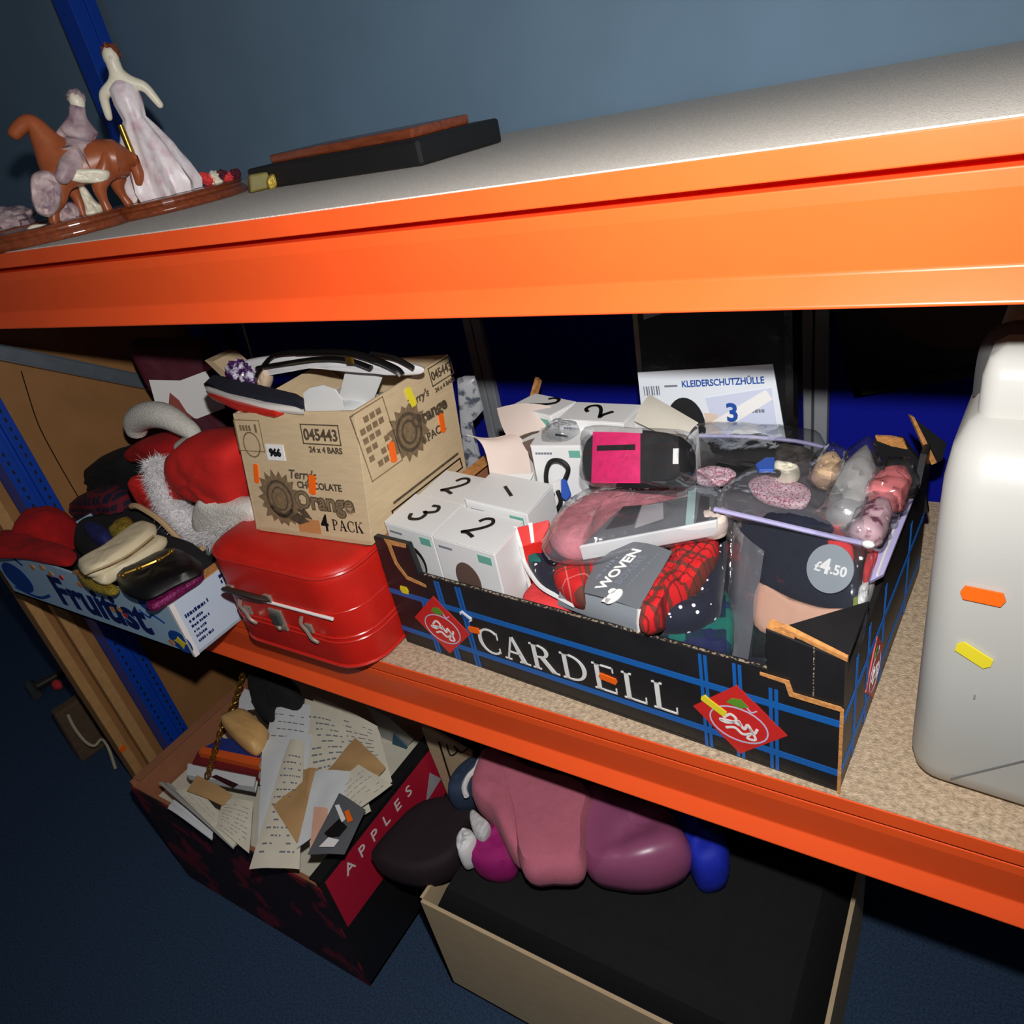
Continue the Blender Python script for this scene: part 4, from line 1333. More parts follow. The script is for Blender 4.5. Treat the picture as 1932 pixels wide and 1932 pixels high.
SX = (-.288, -.004, -.034, .27)
case = thing('suitcase', 'small red vintage suitcase lying flat under the chocolate carton', 'suitcase', ((SX[0] + SX[1]) / 2, .11, 0))
rs = .055
SH = .171
part(MB().loft([rrect(*SX, rs, z, ins=i) for z, i in ((0, .012), (.002, .006), (.007, .002), (.014, 0), (.062, 0))]), 'lower_shell', red_case, case, sm=True)
part(MB().loft([rrect(*SX, rs, z, ins=i) for z, i in ((.066, 0), (.15, 0), (.16, .0015), (.167, .006), (.171, .016), (.172, .04))]), 'lid_shell', red_case, case, sm=True)
part(MB().tube(rrect(*SX, rs, .161, ins=.0015), .0026, 6, True), 'top_piping', red_pipe, case, sm=True)
part(MB().tube(rrect(*SX, rs, .008, ins=.001), .003, 6, True), 'bottom_piping', red_pipe, case, sm=True)
for zz in (.052, .06, .103):
    part(MB().tube(rrect(*SX, rs, zz, ins=-.0002), .0016 if zz < .1 else .001, 5, True), 'seam_piping', red_pipe, case, sm=True)
part(MB().loft([rrect(*SX, rs, z, ins=.0006) for z in (.061, .067)], False), 'closing_gap', red_case, case)
yf = SX[2]
hx0, hx1 = at(432, 1092, y=yf).x, at(492, 1094, y=yf).x
hp = smooth([V((hx0 - .005, yf - .002, .107)), V((hx0 + .0, yf - .011, .114)), V((hx0 + .025, yf - .017, .121)), V((hx1 - .028, yf - .017, .121)), V((hx1 - .004, yf - .011, .114)), V((hx1, yf - .002, .107))], 5)
part(MB().tube(hp, .0075, 8, flat=.55), 'handle', leather, case, sm=True, label='dark brown leather handle')
for hxx in (hx0 - .005, hx1):
    part(MB().box((hxx - .008, yf - .004, .1), (.016, 0, 0), (0, .006, 0), (0, 0, .014)), 'handle_mount', chrome, case, bevel=.002)
bx = (at(462, 1100, y=yf).x, at(620, 1145, y=yf).x)
part(MB().tube([V((bx[0], yf - .0015, .1005)), V((bx[1], yf - .0015, .1005))], .0028, 8), 'rim_highlight', mat('painted_highlight', (246, 236, 232), .2, metal=.0), case, sm=True, label='pale bar painting the highlight on the closing rim')  # highlight on the metal closing rim, put in as a near-white matt-coloured bar
for px_ in ((470, 1155), (585, 1190)):
    c = at(px_[0], px_[1], y=yf - .002)
    cl_ = part(MB().box((c.x - .007, yf - .003, c.z - .004), (.014, 0, 0), (0, .004, 0), (0, 0, .016)), 'clasp', chrome, case, bevel=.0015)
    part(MB().tube(smooth([V((c.x - .003, yf - .004, c.z + .026)), V((c.x - .005, yf - .008, c.z + .016)), V((c.x, yf - .007, c.z + .004)), V((c.x + .006, yf - .008, c.z - .008)), V((c.x + .013, yf - .005, c.z - .016))], 4), .0027, 6), 'clasp_lever', chrome, cl_, sm=True)
c = at(525, 1170, y=yf - .002)
lk = part(MB().box((c.x - .014, yf - .0035, c.z - .018), (.028, 0, 0), (0, .005, 0), (0, 0, .038)), 'lock_plate', chrome, case, bevel=.002)
part(MB().box((c.x - .009, yf - .007, c.z - .006), (.018, 0, 0), (0, .005, 0), (0, 0, .02)), 'lock_slide', darkp, lk, bevel=.0015)
part(MB().blob((c.x + .003, yf - .007, c.z - .01), (.004, .003, .004)), 'lock_button', chrome, lk, sm=True)

# ------------------------------------------------------------------ chocolate carton on the suitcase
B4 = [V((-.221, .031, .1735)), V((-.001, .045, .1735)), V((.008, .25, .1735)), V((-.214, .236, .1735))]
T4 = [V((-.230, .075, .342)), V((-.004, .09, .350)), V((.022, .272, .350)), V((-.225, .26, .346))]
def onto(p, d, a, b, c):
    n = (b - a).cross(c - a)
    return p + d * ((a - p).dot(n) / d.dot(n))


T4[0] = onto(T4[0], Y, B4[0], B4[1], T4[1])
T4[2] = onto(T4[2], X, B4[1], B4[2], T4[1])
T4[2] = T4[1] + (T4[2] - T4[1]) * 1.1
B4[2] = B4[1] + (B4[2] - B4[1]) * 1.07
cho = thing('chocolate_carton', 'open brown chocolate bar carton standing on the red suitcase', 'carton', (-.11, .15, .1735))
th = .004


def wall4(a, b, m, name, inward, k=th, lbl=None):
    p = [B4[a], B4[b], T4[b], T4[a]]
    return part(MB().hexa([q for q in p] + [q + inward * k for q in p]), name, m, cho, bevel=.0006, label=lbl)


wall4(0, 1, kraft, 'front_wall', Y)
wall4(1, 2, kraft, 'side_wall', -X)
wall4(3, 2, kraft, 'back_wall', -Y)
wall4(0, 3, kraft, 'side_wall', X)
part(MB().hexa([q for q in B4] + [q + Z * .004 for q in B4]), 'base', kraft, cho)
# faint ragged lower lip where the bottom flap shows
part(MB().prism([B4[0].lerp(B4[1], k) - Y * .0015 - Z * .0 for k in (.04, 1.0)] + [B4[0].lerp(B4[1], k) - Y * .0015 + Z * .006 for k in (1.0, .7, .5, .25, .04)], Y * .002), 'bottom_flap', kraft, cho)
fF = Fr(B4[0] - Y * .0002, B4[1] - B4[0], T4[0] - B4[0])
fw_, fh_ = (B4[1] - B4[0]).length, (T4[0] - B4[0]).length


def fc2(px):
    """picture point on the front wall -> drawing coordinates"""
    q = at(px[0], px[1], pl=(B4[0], fF.n)) - fF.o
    return (q.dot(fF.x), q.dot(fF.y))


def frame_poly(x0, y0, x1, y1, w):
    return [rect(x0, y0, x1, y0 + w), rect(x0, y1 - w, x1, y1), rect(x0, y0, x0 + w, y1), rect(x1 - w, y0, x1, y1)]


a_, b_ = fc2((567, 822)), fc2((652, 800))
c_ = fc2((609, 812))
decal(cho, 'number_frame', printk, frame_poly(c_[0] - .034, c_[1] - .014, c_[0] + .034, c_[1] + .014, .0016), fF, .0004)
text(cho, '045443', .022, fF, printk, c_[0], c_[1] - .0078, sx=.92, bold=.0005)
c_ = fc2((618, 841))
text(cho, '24 x 4 BARS', .0115, fF, printk, c_[0], c_[1] - .004, bold=.0003)
c_ = fc2((560, 890))
text(cho, 'Terry\'s', .018, fF, printk, c_[0] + .012, c_[1] - .006, bold=.0003, shear=.25)
c_ = fc2((610, 912))
text(cho, 'CHOCOLATE', .0135, fF, printk, c_[0] - .006, c_[1] - .004, bold=.0003)
c_ = fc2((618, 940))
text(cho, 'Orange', .035, fF, printk, c_[0] - .006, c_[1] - .012, bold=.0018)
text(cho, 'Orange', .035, Fr(fF.p(0, 0, .0004), fF.x, fF.y), printl, c_[0] - .006, c_[1] - .012, bold=.0003)
c_ = fc2((645, 984))
text(cho, '4', .034, fF, ink, c_[0] - .031, c_[1] - .010, bold=.0006, sx=.8)
x_ = c_[0] - .017
for ch in 'PACK':
    pg, wd = serif(ch)
    decal(cho, 'letter', ink, sc(pg, .0135, x_, c_[1] - .0075, .0155), fF, .0005)
    x_ += (wd + .12) * .0135
c_ = fc2((600, 1012))
decal(cho, 'small_print', printk, dashes(c_[0] - .075, c_[1], 40, .0042, 9, .0026), fF, .0004)


def burst(cx, cy, r, n, m, fr, nm='sunburst'):
    rg = random.Random(n)
    pts = []
    for k in range(n * 2):
        rr_ = r * (1.0 if k % 2 == 0 else .78) * rg.uniform(.93, 1.07)
        an = math.pi * k / n
        pts.append((cx + rr_ * math.cos(an), cy + rr_ * math.sin(an)))
    tri = []
    for k in range(n * 2):
        tri.append([(cx, cy), pts[k], pts[(k + 1) % (n * 2)]])
    return decal(cho, nm, m, tri, fr, .0003)


c_ = fc2((530, 938))
burst(c_[0], c_[1], .043, 18, printl, fF)
decal(cho, 'orange_ring', printk, stroke(disc(c_[0], c_[1], .024, .026, 26), .004, 1, True) + stroke(disc(c_[0], c_[1], .015, .017, 20), .002, 1, True) +
      stroke([(c_[0] - .02, c_[1] - .012), (c_[0], c_[1] - .026), (c_[0] + .022, c_[1] - .016)], .008, 4), fF, .0006)
decal(cho, 'segments', printk, [[(c_[0] + .01, c_[1] - .028), (c_[0] + .03, c_[1] - .018), (c_[0] + .05, c_[1] - .03), (c_[0] + .03, c_[1] - .036)], [(c_[0] + .03, c_[1] - .012), (c_[0] + .045, c_[1] - .012), (c_[0] + .056, c_[1] - .026), (c_[0] + .04, c_[1] - .024)]], fF, .0007)
c_ = fc2((585, 990))
decal(cho, 'tape_patch', mat('brown_tape', (196, 136, 84), .5), [rect(c_[0] - .022, c_[1] - .022, c_[0] + .02, c_[1] + .012)], fF, .0002)
c_ = fc2((478, 830))
decal(cho, 'symbols', printl, frame_poly(c_[0] - .028, c_[1] - .016, c_[0] + .024, c_[1] + .03, .0012) + stroke(disc(c_[0], c_[1] - .006, .016, .018, 18), .002, 1, True) +
      [rect(c_[0] - .018 + .006 * k, c_[1] + .014, c_[0] - .014 + .006 * k, c_[1] + .022) for k in range(4)] + [rect(c_[0] + .012, c_[1] + .012, c_[0] + .016, c_[1] + .024)], fF, .0003)
c_ = fc2((524, 850))
lt_ = decal(cho, 'lot_label', whitep, [rect(c_[0] - .017, c_[1] - .0115, c_[0] + .017, c_[1] + .0115)], fF, .0011, label='white lot number label')
text(lt_, '966', .0145, Fr(fF.p(0, 0, .0011), fF.x, fF.y), ink, c_[0], c_[1] - .005, bold=.0009)
c_ = fc2((592, 908))
sticker(cho, stick_o, fF, c_[0], c_[1], .03, .012, 78, lbl='orange sticker')
c_ = fc2((487, 892))
sticker(cho, stick_o, fF, c_[0], c_[1], .03, .009, 80, lbl='orange sticker')

rn = (B4[2] - B4[1]).cross(T4[1] - B4[1]).normalized()
rF = Fr(B4[1] + rn * .0002, B4[2] - B4[1], rn.cross(B4[2] - B4[1]))


def rc2(px):
    q = at(px[0], px[1], pl=(B4[1], rF.n)) - rF.o
    return (q.dot(rF.x), q.dot(rF.y))


c_ = rc2((710, 830))
decal(cho, 'panel_print', printl, frame_poly(c_[0] - .03, c_[1] - .048, c_[0] + .034, c_[1] + .048, .0014) + [rect(c_[0] - .022 + .012 * (k % 4), c_[1] - .036 + .013 * (k // 4), c_[0] - .013 + .012 * (k % 4), c_[1] - .028 + .013 * (k // 4)) for k in range(24) if k % 5], rF, .0003)
c_ = rc2((772, 815))
burst(c_[0], c_[1], .042, 16, printl, rF)
decal(cho, 'orange_ring', printk, stroke(disc(c_[0], c_[1], .024, .026, 26), .005, 1, True) + stroke(disc(c_[0], c_[1], .014, .016, 20), .004, 1, True), rF, .0006)
c_ = rc2((806, 785))
text(cho, 'Orange', .026, rF, printk, c_[0] + .006, c_[1] - .006, bold=.001)
text(cho, 'Terry\'s', .016, rF, printk, c_[0] - .008, c_[1] + .026, bold=.0003, shear=.25)
c_ = rc2((815, 822))
text(cho, '4 PACK', .017, rF, printk, c_[0] + .004, c_[1] - .004, bold=.0003)
c_ = rc2((832, 700))
decal(cho, 'number_frame', printk, frame_poly(c_[0] - .026, c_[1] - .014, c_[0] + .026, c_[1] + .014, .0016), rF, .0004)
text(cho, '045443', .018, rF, printk, c_[0], c_[1] - .006, sx=.86, bold=.0004)
text(cho, '24 x 4 BARS', .009, rF, printk, c_[0], c_[1] - .024, bold=.0002)
decal(cho, 'rule', printk, [rect(.058, .03, .21, .0335)], rF, .0004)
decal(cho, 'strip_frame', ink, frame_poly(.05, .006, .212, .024, .0022), rF, .0004)
c_ = rc2((740, 853))
sticker(cho, stick_o, rF, c_[0], c_[1], .03, .011, 80, lbl='orange sticker')
c_ = rc2((833, 798))
sticker(cho, stick_o, rF, c_[0], c_[1], .03, .01, 80, lbl='orange sticker')
c_ = rc2((774, 749))
sticker(cho, stick_y, rF, c_[0], c_[1], .03, .012, 100, lbl='yellow sticker')
# flaps
part(MB().hexa([T4[0] + V((.006, .008, -.0)), T4[3] + V((.006, -.01, -.0)), T4[3] + V((.05, -.01, -.03)), T4[0] + V((.05, .01, -.03))] +
               [T4[0] + V((.006, .008, .003)), T4[3] + V((.006, -.01, .003)), T4[3] + V((.05, -.01, -.027)), T4[0] + V((.05, .01, -.027))]), 'inner_flap', kraft, cho)
lfp = quadpts([(386, 680), (402, 682), (436, 712), (424, 716)], y=.19)
part(MB().prism(lfp, Y * .05), 'outer_flap', kraft, cho)

# contents of the chocolate carton
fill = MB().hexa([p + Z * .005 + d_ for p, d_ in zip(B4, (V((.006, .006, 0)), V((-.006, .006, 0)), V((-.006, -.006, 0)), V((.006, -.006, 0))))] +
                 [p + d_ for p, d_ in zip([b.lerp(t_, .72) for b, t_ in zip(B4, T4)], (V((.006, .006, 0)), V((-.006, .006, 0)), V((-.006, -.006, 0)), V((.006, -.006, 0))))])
solo(fill, 'packed_cartons', mat('mid_grey_card', (150, 148, 146), .7, var=.2, scale=30), 'plain grey card cartons filling the chocolate carton', 'carton')  # mid grey card, tone varied at random
t = thing('striped_pouch', 'navy, white and red striped flat pouch over the front of the chocolate carton', 'pouch', at(480, 760, z=.335))
for nm, m_, px_, z_, tp in (('navy_panel', navy_f, [(384, 724), (398, 711), (430, 716), (500, 734), (574, 752), (574, 768), (500, 756), (430, 740)], .357, .009),
                            ('white_panel', mat('white_vinyl', (236, 232, 226), .35), [(384, 726), (392, 724), (450, 738), (574, 764), (574, 778), (510, 772), (440, 754), (390, 738)], .351, .006),
                            ('red_panel', mat('red_vinyl', (214, 44, 30), .3), [(388, 738), (440, 748), (520, 768), (545, 776), (520, 783), (450, 772), (396, 748)], .346, .006)):
    part(MB().cushion([at(a, b, z=z_) for a, b in px_], Z, tp * .7, .007, 90, .0004, 40, p=7, closed_smooth=False), nm, m_, t, sm=True)
solo(MB().prism(quadpts([(576, 776), (572, 742), (584, 732), (608, 727), (632, 735), (643, 752), (648, 772), (645, 790), (580, 796)], y=.098), Y * .0015), 'white_tab', white_c, 'rounded white card tab at the front rim of the chocolate carton', 'card')
solo(MB().prism(quadpts([(654, 690), (718, 706), (700, 752), (690, 775), (640, 765), (641, 744)], y=.19), V((.004, .003, 0))), 'white_card', white_c, 'angled white card inside the chocolate carton', 'card')
solo(MB().cushion([at(a, b, z=.31) for a, b in ((560, 770), (600, 738), (650, 728), (690, 742), (720, 748), (690, 768), (640, 776))], Z, .006, .03, 92, .002, 40), 'white_sheet', paperw, 'crumpled white sheet low inside the chocolate carton', 'paper', sm=True)
t = thing('white_handbag', 'white handbag with black piping and a gold buckled strap behind the carton rim', 'handbag', at(640, 690, y=.32))
wb = [at(a, b, y=.175) for a, b in ((428, 708), (436, 692), (470, 678), (560, 668), (680, 669), (760, 684), (800, 696), (778, 708), (700, 694), (600, 688), (520, 700), (450, 716))]
part(MB().cushion(wb, None, .006, .012, 93, .002, 30), 'bag_body', mat('white_leather', (236, 234, 236), .4, bump=.2, bscale=60), t, sm=True)
wy = .158
part(MB().tube(smooth([at(478, 748, y=wy), at(482, 715, y=wy), at(496, 692, y=wy), at(518, 670, y=wy), at(560, 664, y=wy)], 5), .005, 7, flat=.6), 'strap', blackleather, t, sm=True)
part(MB().tube(smooth([at(486, 694, y=wy), at(540, 685, y=wy), at(600, 677, y=wy), at(655, 679, y=wy), at(700, 694, y=wy)], 5), .005, 7, flat=.6), 'strap', blackleather, t, sm=True)
part(MB().tube(smooth([at(560, 664, y=wy), at(650, 664, y=wy), at(700, 676, y=wy), at(745, 695, y=wy), at(758, 708, y=wy)], 5), .006, 7, flat=.6), 'strap', blackleather, t, sm=True)
part(MB().tube(smooth([at(700, 666, y=wy), at(745, 675, y=wy), at(780, 694, y=wy)], 5), .003, 6), 'piping', blackleather, t, sm=True)
bc = at(660, 680, y=wy - .006)
part(MB().box(bc - V((.007, .002, .005)), (.014, 0, 0), (0, .004, 0), (0, 0, .01)), 'buckle', brass, t, bevel=.002, label='gold buckle')
t = thing('gem_brooch', 'purple and white jewelled ornament at the left rim of the chocolate carton', 'ornament', at(452, 712, z=.34))
part(MB().blob(at(452, 702, y=.16), (.022, .018, .018), seed=5, amp=.5, freq=4), 'gem_cluster', purple, t, sm=True)
part(MB().blob(at(468, 714, y=.15), (.014, .012, .012), seed=8, amp=.5, freq=4), 'gem', purple, t, sm=True)
solo(MB().cushion([at(a, b, y=.17) for a, b in ((485, 710), (492, 693), (502, 690), (508, 720), (500, 742), (488, 745))], None, .008, .012, 97, .002, 60), 'beige_sleeve', mat('beige_card', (226, 200, 172), .7), 'rounded beige card inside the chocolate carton by the black strap', 'card', sm=True)

# ------------------------------------------------------------------ pale blue fruit carton at left
FBX0, FBX1, FBY0, FBY1, FBH = -.888, -.318, -.094, .27, .1
fb = thing('fruit_carton', 'pale blue fruit carton of hats and purses overhanging the shelf edge', 'carton', ((FBX0 + FBX1) / 2, .09, 0))
part(MB().box((FBX0, FBY0, 0.0005), (FBX1 - FBX0, 0, 0), (0, FBY1 - FBY0, 0), (0, 0, .005)), 'base', kraft, fb)
prf = [(FBX0, .0), (FBX1, .0), (FBX1, .098), (FBX1 - .085, .1), (FBX1 - .088, .106), (FBX1 - .21, .104), (FBX1 - .212, .112), (FBX1 - .24, .117), (FBX1 - .262, .112), (FBX1 - .266, .108), (FBX1 - .4, .112), (FBX0, .115)]
part(MB().prism([V((a, FBY0, b + .0005)) for a, b in prf], Y * .004), 'front_wall', sky_c, fb)
part(MB().box((FBX1 - .004, FBY0 + .004, .0005), (.004, 0, 0), (0, FBY1 - FBY0 - .008, 0), (0, 0, .1)), 'side_wall', mat('white_blue_card', (202, 218, 236), .5), fb)
part(MB().box((FBX0, FBY0 + .004, .0005), (.004, 0, 0), (0, FBY1 - FBY0 - .008, 0), (0, 0, .065)), 'side_wall', sky_c, fb)
part(MB().box((FBX0, FBY1 - .004, .0005), (FBX1 - FBX0, 0, 0), (0, .004, 0), (0, 0, .06)), 'back_wall', kraft, fb)
part(MB().box((FBX1 - .0255, FBY0 + .01, .1), (.024, 0, 0), (0, .2, 0), (0, 0, .0015)), 'rim_edge', kraft_e, fb)
part(MB().prism([V((FBX1 - .262, FBY0 - .0006, .1085)), V((FBX1 - .214, FBY0 - .0006, .1055)), V((FBX1 - .214, FBY0 - .0006, .1125)), V((FBX1 - .238, FBY0 - .0006, .1185)), V((FBX1 - .258, FBY0 - .0006, .114))], Y * .0055), 'torn_tab', kraft_e, fb)
part(MB().box((FBX1 - .005, FBY0 - .0006, .0), (.006, 0, 0), (0, .008, 0), (0, 0, .101)), 'corner_edge', whitep, fb)
bF = Fr((FBX0, FBY0 - .0002, 0), X, Z)
text(fb, 'Fruitist', .088, bF, navy_p, .335, .022, bold=.0028, sx=1.12)
[decal(fb, 'blueberry', mid_p, [g], bF, .0003) for g in (disc(.548, .025, .028, .022), disc(.5, .088, .018, .012), disc(.06, .05, .05, .034))]
decal(fb, 'leaf', stick_y, [[(.54, .028), (.548, .036), (.556, .028), (.566, .026), (.556, .02), (.548, .01), (.542, .02), (.53, .024)]], bF, .0007)
decal(fb, 'swirl', mid_p, stroke([(.47, .07), (.49, .06), (.505, .068), (.53, .058)], .004, 4) + stroke([(.0, .095), (.08, .105), (.12, .09)], .006, 4) + stroke([(.02, .02), (.1, .012), (.16, .03)], .006, 4), bF, .0005)
[decal(fb, 'fruit_dot', kraft_e, [disc(a, b, .008, .006, 12)], bF, .0009) for a, b in ((.16, .094), (.22, .09), (.31, .086), (.38, .05), (.405, .055), (.2, .1), (.52, .016))]
[decal(fb, 'fruit_dot', redp, [disc(a, b, .006, .005, 12)], bF, .0011) for a, b in ((.255, .09), (.415, .046), (.35, .09))]
sF = Fr((FBX1 + .0002, FBY0, 0), Y, Z)
pr_ = dashes(.014, .066, 9, .007, 1, .0042)
for k in range(5):
    pr_ += dashes(.016, .055 - .0095 * k, (6, 8, 7, 6, 8)[k], .0048, 5 + k, .0028)
for k in range(2):
    pr_ += dashes(.09, .087 - .0095 * k, 5, .0068, 20 + k, .004)
decal(fb, 'small_print', navy_p, pr_, sF, .0004, label='rows of small dark blue print')
decal(fb, 'hand_hole', ink, [disc(.108, .058, .014, .009, 16)], sF, .0007)

# hats, gloves and purses in it
solo(MB().cushion([V((FBX0 + .008, FBY0 + .008, .03)), V((-.6, FBY0 + .008, .03)), V((FBX1 - .008, FBY0 + .008, .03)), V((FBX1 - .008, .1, .03)), V((FBX1 - .008, .26, .03)), V((-.6, .26, .03)), V((FBX0 + .008, .26, .03)), V((FBX0 + .008, .1, .03))],
                  Z, .045, .02, 101, .006, 14, p=6, closed_smooth=False), 'folded_clothes', black_f, 'dark clothing lining the pale blue carton', 'clothing', sm=True)
t = thing('felt_hat', 'bright red felt hat with turned brim at the left of the pale blue carton', 'hat', V((-.78, -.02, .08)))
hc = at(95, 1024, y=-.018)
part(MB().blob(hc, (.064, .056, .07), seed=3, amp=.12, freq=2, pw=2.3), 'crown', felt_red, t, sm=True)
part(MB().cushion([at(a, b, z=.122) for a, b in ((-40, 1035), (0, 1006), (45, 1004), (75, 1020), (140, 1040), (134, 1066), (90, 1062), (40, 1052), (-30, 1050))], Z, .012, .006, 103, .004, 20), 'brim', felt_red, t, sm=True)
HY = .06
solo(MB().cushion([at(a, b, y=.2) for a, b in ((140, 945), (165, 905), (180, 870), (215, 852), (255, 850), (265, 900), (250, 945), (200, 960))], None, .04, .05, 104, .012, 22), 'knit_hat', black_f,
     'black knitted hat behind the striped scarf in the pale blue carton', 'hat', sm=True)
solo(MB().cushion([at(a, b, y=.13) for a, b in ((120, 965), (140, 940), (190, 925), (220, 935), (245, 965), (225, 985), (190, 1000), (150, 1000))], None, .03, .04, 105, .008, 25), 'striped_scarf', striped,
     'dark red and navy striped scarf behind the cream purse', 'scarf', sm=True)
solo(MB().cushion([at(a, b, z=.105) for a, b in ((140, 1010), (165, 985), (215, 985), (260, 980), (330, 1030), (380, 1040), (395, 1065), (300, 1085), (200, 1060), (150, 1040))], Z, .025, .03, 106, .006, 25), 'folded_cardigan', black_f,
     'black cardigan under the cream purse', 'clothing', sm=True)
solo(MB().cushion([at(a, b, z=.135) for a, b in ((160, 1000), (178, 990), (212, 1010), (200, 1026), (175, 1018))], Z, .014, .03, 107, .003, 40), 'navy_glove', mat('blue_glove', (22, 30, 92), .8), 'small navy blue glove left of the gold pouch', 'glove', sm=True)
solo(MB().cushion([at(a, b, z=.14) for a, b in ((206, 1005), (225, 985), (248, 980), (250, 1000), (228, 1012))], Z, .01, .05, 108, .003, 60), 'gold_pouch', goldf, 'gold sequinned pouch behind the cream purse', 'pouch', sm=True)
solo(MB().cushion([at(a, b, z=.115) for a, b in ((145, 1085), (160, 1078), (190, 1098), (225, 1110), (210, 1122), (165, 1108))], Z, .006, .006, 109, .003, 60), 'gold_pouch', goldf, 'gold sequinned strip at the front rim below the cream purse', 'pouch', sm=True)
t = thing('cream_purse', 'cream leather purse with rounded ends lying over the pale blue carton', 'purse', at(220, 1060, z=.11))
part(MB().cushion([at(a, b, z=.15) for a, b in ((148, 1070), (152, 1062), (200, 1035), (262, 990), (288, 988), (294, 1002), (270, 1025), (220, 1060), (180, 1082), (158, 1082))], Z, .012, .012, 110, .0015, 40, p=4), 'purse_body', creaml, t, sm=True)
part(MB().cushion([at(a, b, z=.136) for a, b in ((172, 1086), (215, 1066), (275, 1028), (305, 1012), (313, 1022), (270, 1055), (215, 1085), (190, 1098))], Z, .01, .012, 111, .0015, 40, p=4), 'second_layer', creaml, t, sm=True)
part(MB().tube(smooth([at(a, b, z=.16) for a, b in ((160, 1083), (205, 1066), (250, 1042), (290, 1010))], 4), .0018, 5), 'seam', mat('tan_seam', (180, 156, 110), .6), t, sm=True)
t = thing('black_purse', 'black leather purse with a brass clasp frame right of the cream purse', 'purse', at(290, 1090, z=.1))
part(MB().cushion([at(a, b, z=.125) for a, b in ((215, 1085), (235, 1078), (300, 1048), (340, 1040), (378, 1060), (380, 1080), (330, 1105), (280, 1130), (240, 1122), (222, 1100))], Z, .014, .008, 112, .002, 30), 'purse_body', blackleather, t, sm=True)
part(MB().tube(smooth([at(a, b, z=.146) for a, b in ((225, 1086), (262, 1072), (300, 1056), (326, 1040))], 4), .0022, 6), 'clasp_frame', brass, t, sm=True, label='thin brass clasp frame')
for a, b in ((262, 1072), (300, 1056), (324, 1040), (232, 1086)):
    part(MB().blob(at(a, b, z=.149), (.004, .004, .004)), 'clasp_knob', brass, t, sm=True)
solo(MB().cushion([at(a, b, z=.112) for a, b in ((275, 1140), (300, 1118), (340, 1098), (372, 1080), (384, 1088), (350, 1112), (310, 1138), (285, 1150))], Z, .008, .008, 113, .003, 60), 'sequin_purse', magseq, 'magenta sequinned purse against the right wall of the pale blue carton', 'purse', sm=True)
part_ = MB().tube(smooth([at(a, b, y=.03) for a, b in ((248, 955), (262, 956), (300, 980), (330, 1010), (352, 1032), (382, 1035))], 5), .005, 7)
solo(part_, 'tan_strap', mat('tan_trim', (188, 156, 118), .6), 'tan curved bag trim below the red Santa hat', 'trim', sm=True)
solo(MB().cushion([at(a, b, y=.06) for a, b in ((245, 955), (300, 975), (352, 1030), (390, 1030), (395, 1062), (340, 1050), (280, 1010), (235, 975))], None, .02, .05, 114, .004, 25), 'black_bag', black_f, 'black bag below the tan trim and Santa hat', 'bag', sm=True)

# Santa hats
t = thing('santa_hat', 'red Santa hat with a long white fur trim beside the chocolate carton', 'hat', at(400, 990, y=.1))
SY = .1
part(MB().cushion([at(a, b, y=SY) for a, b in ((335, 860), (352, 828), (400, 826), (460, 830), (474, 880), (480, 950), (440, 942), (380, 930), (330, 925))], None, .05, .06, 120, .006, 18, wr=((.6, 0, .8), 22, 1.4)), 'cap', santa_red, t, sm=True)
part(MB().cushion([at(a, b, y=SY - .02) for a, b in ((246, 905), (262, 905), (290, 930), (330, 985), (318, 985), (275, 955))], None, .015, .03, 121, .003, 30), 'inner_cap', santa_red, t, sm=True)
fp = smooth([at(a, b, y=SY - .035) for a, b in ((292, 872), (302, 905), (318, 945), (345, 980), (385, 1010), (425, 990), (460, 968))], 6)
part(MB().tube(fp, [.012 + .010 * math.sin(3.1 * k / (len(fp) - 1)) for k in range(len(fp))], 12), 'trim_core', furw, t, sm=True)


def furpts(path, rads):
    def fn(rg):
        k = rg.uniform(0, len(path) - 1.001)
        i = int(k)
        p = path[i].lerp(path[i + 1], k - i)
        tg_ = (path[i + 1] - path[i]).normalized()
        d_ = tg_.orthogonal().normalized()
        d_ = Matrix.Rotation(rg.uniform(0, 6.283), 3, tg_) @ d_
        return p + d_ * rads(k / (len(path) - 1)) * .8, d_
    return fn


part(fuzz(furpts(fp, lambda u: .012 + .010 * math.sin(3.1 * u)), 11000, .015, 7, .00055), 'fur_trim', furw, t, kind='stuff')
wb_ = MB().cushion([at(a, b, y=SY - .035) for a, b in ((380, 935), (420, 942), (480, 946), (500, 975), (440, 1000), (400, 1015), (370, 985))], None, .02, .02, 122, .002, 30)
part(wb_, 'fur_band', knitw, t, sm=True, label='white fleece band')
t = thing('bobble_hat', 'red hat with a thick white knitted brim above the Santa hat', 'hat', at(310, 850, y=.2))
kp = smooth([at(a, b, y=.2) for a, b in ((258, 815), (258, 795), (280, 783), (310, 785), (340, 800), (366, 822), (342, 845))], 6)
nk = len(kp)
part(MB().tube(kp, [.014 + .012 * math.sin(math.pi * min(1, .15 + k / (nk - 1))) for k in range(nk)], 14), 'knit_brim', knitw, t, sm=True, label='white knitted brim')
part(MB().cushion([at(a, b, y=.2) for a, b in ((245, 850), (262, 832), (300, 826), (332, 838), (340, 870), (300, 862), (262, 864))], None, .03, .04, 124, .004, 25), 'cap', felt_red, t, sm=True)

# burgundy garment in a white card sleeve
t = thing('garment_pack', 'burgundy folded garment in a white card sleeve with a diamond window', 'clothing', at(340, 830, y=.3))
gpl2 = (at(340, 740, y=.3), (FWD * V((1, 1, .25))).normalized())


def on2(px, h=0.0):
    n_ = V(gpl2[1])
    return [at(a, b, pl=(V(gpl2[0]) - n_ * h, n_)) for a, b in px]


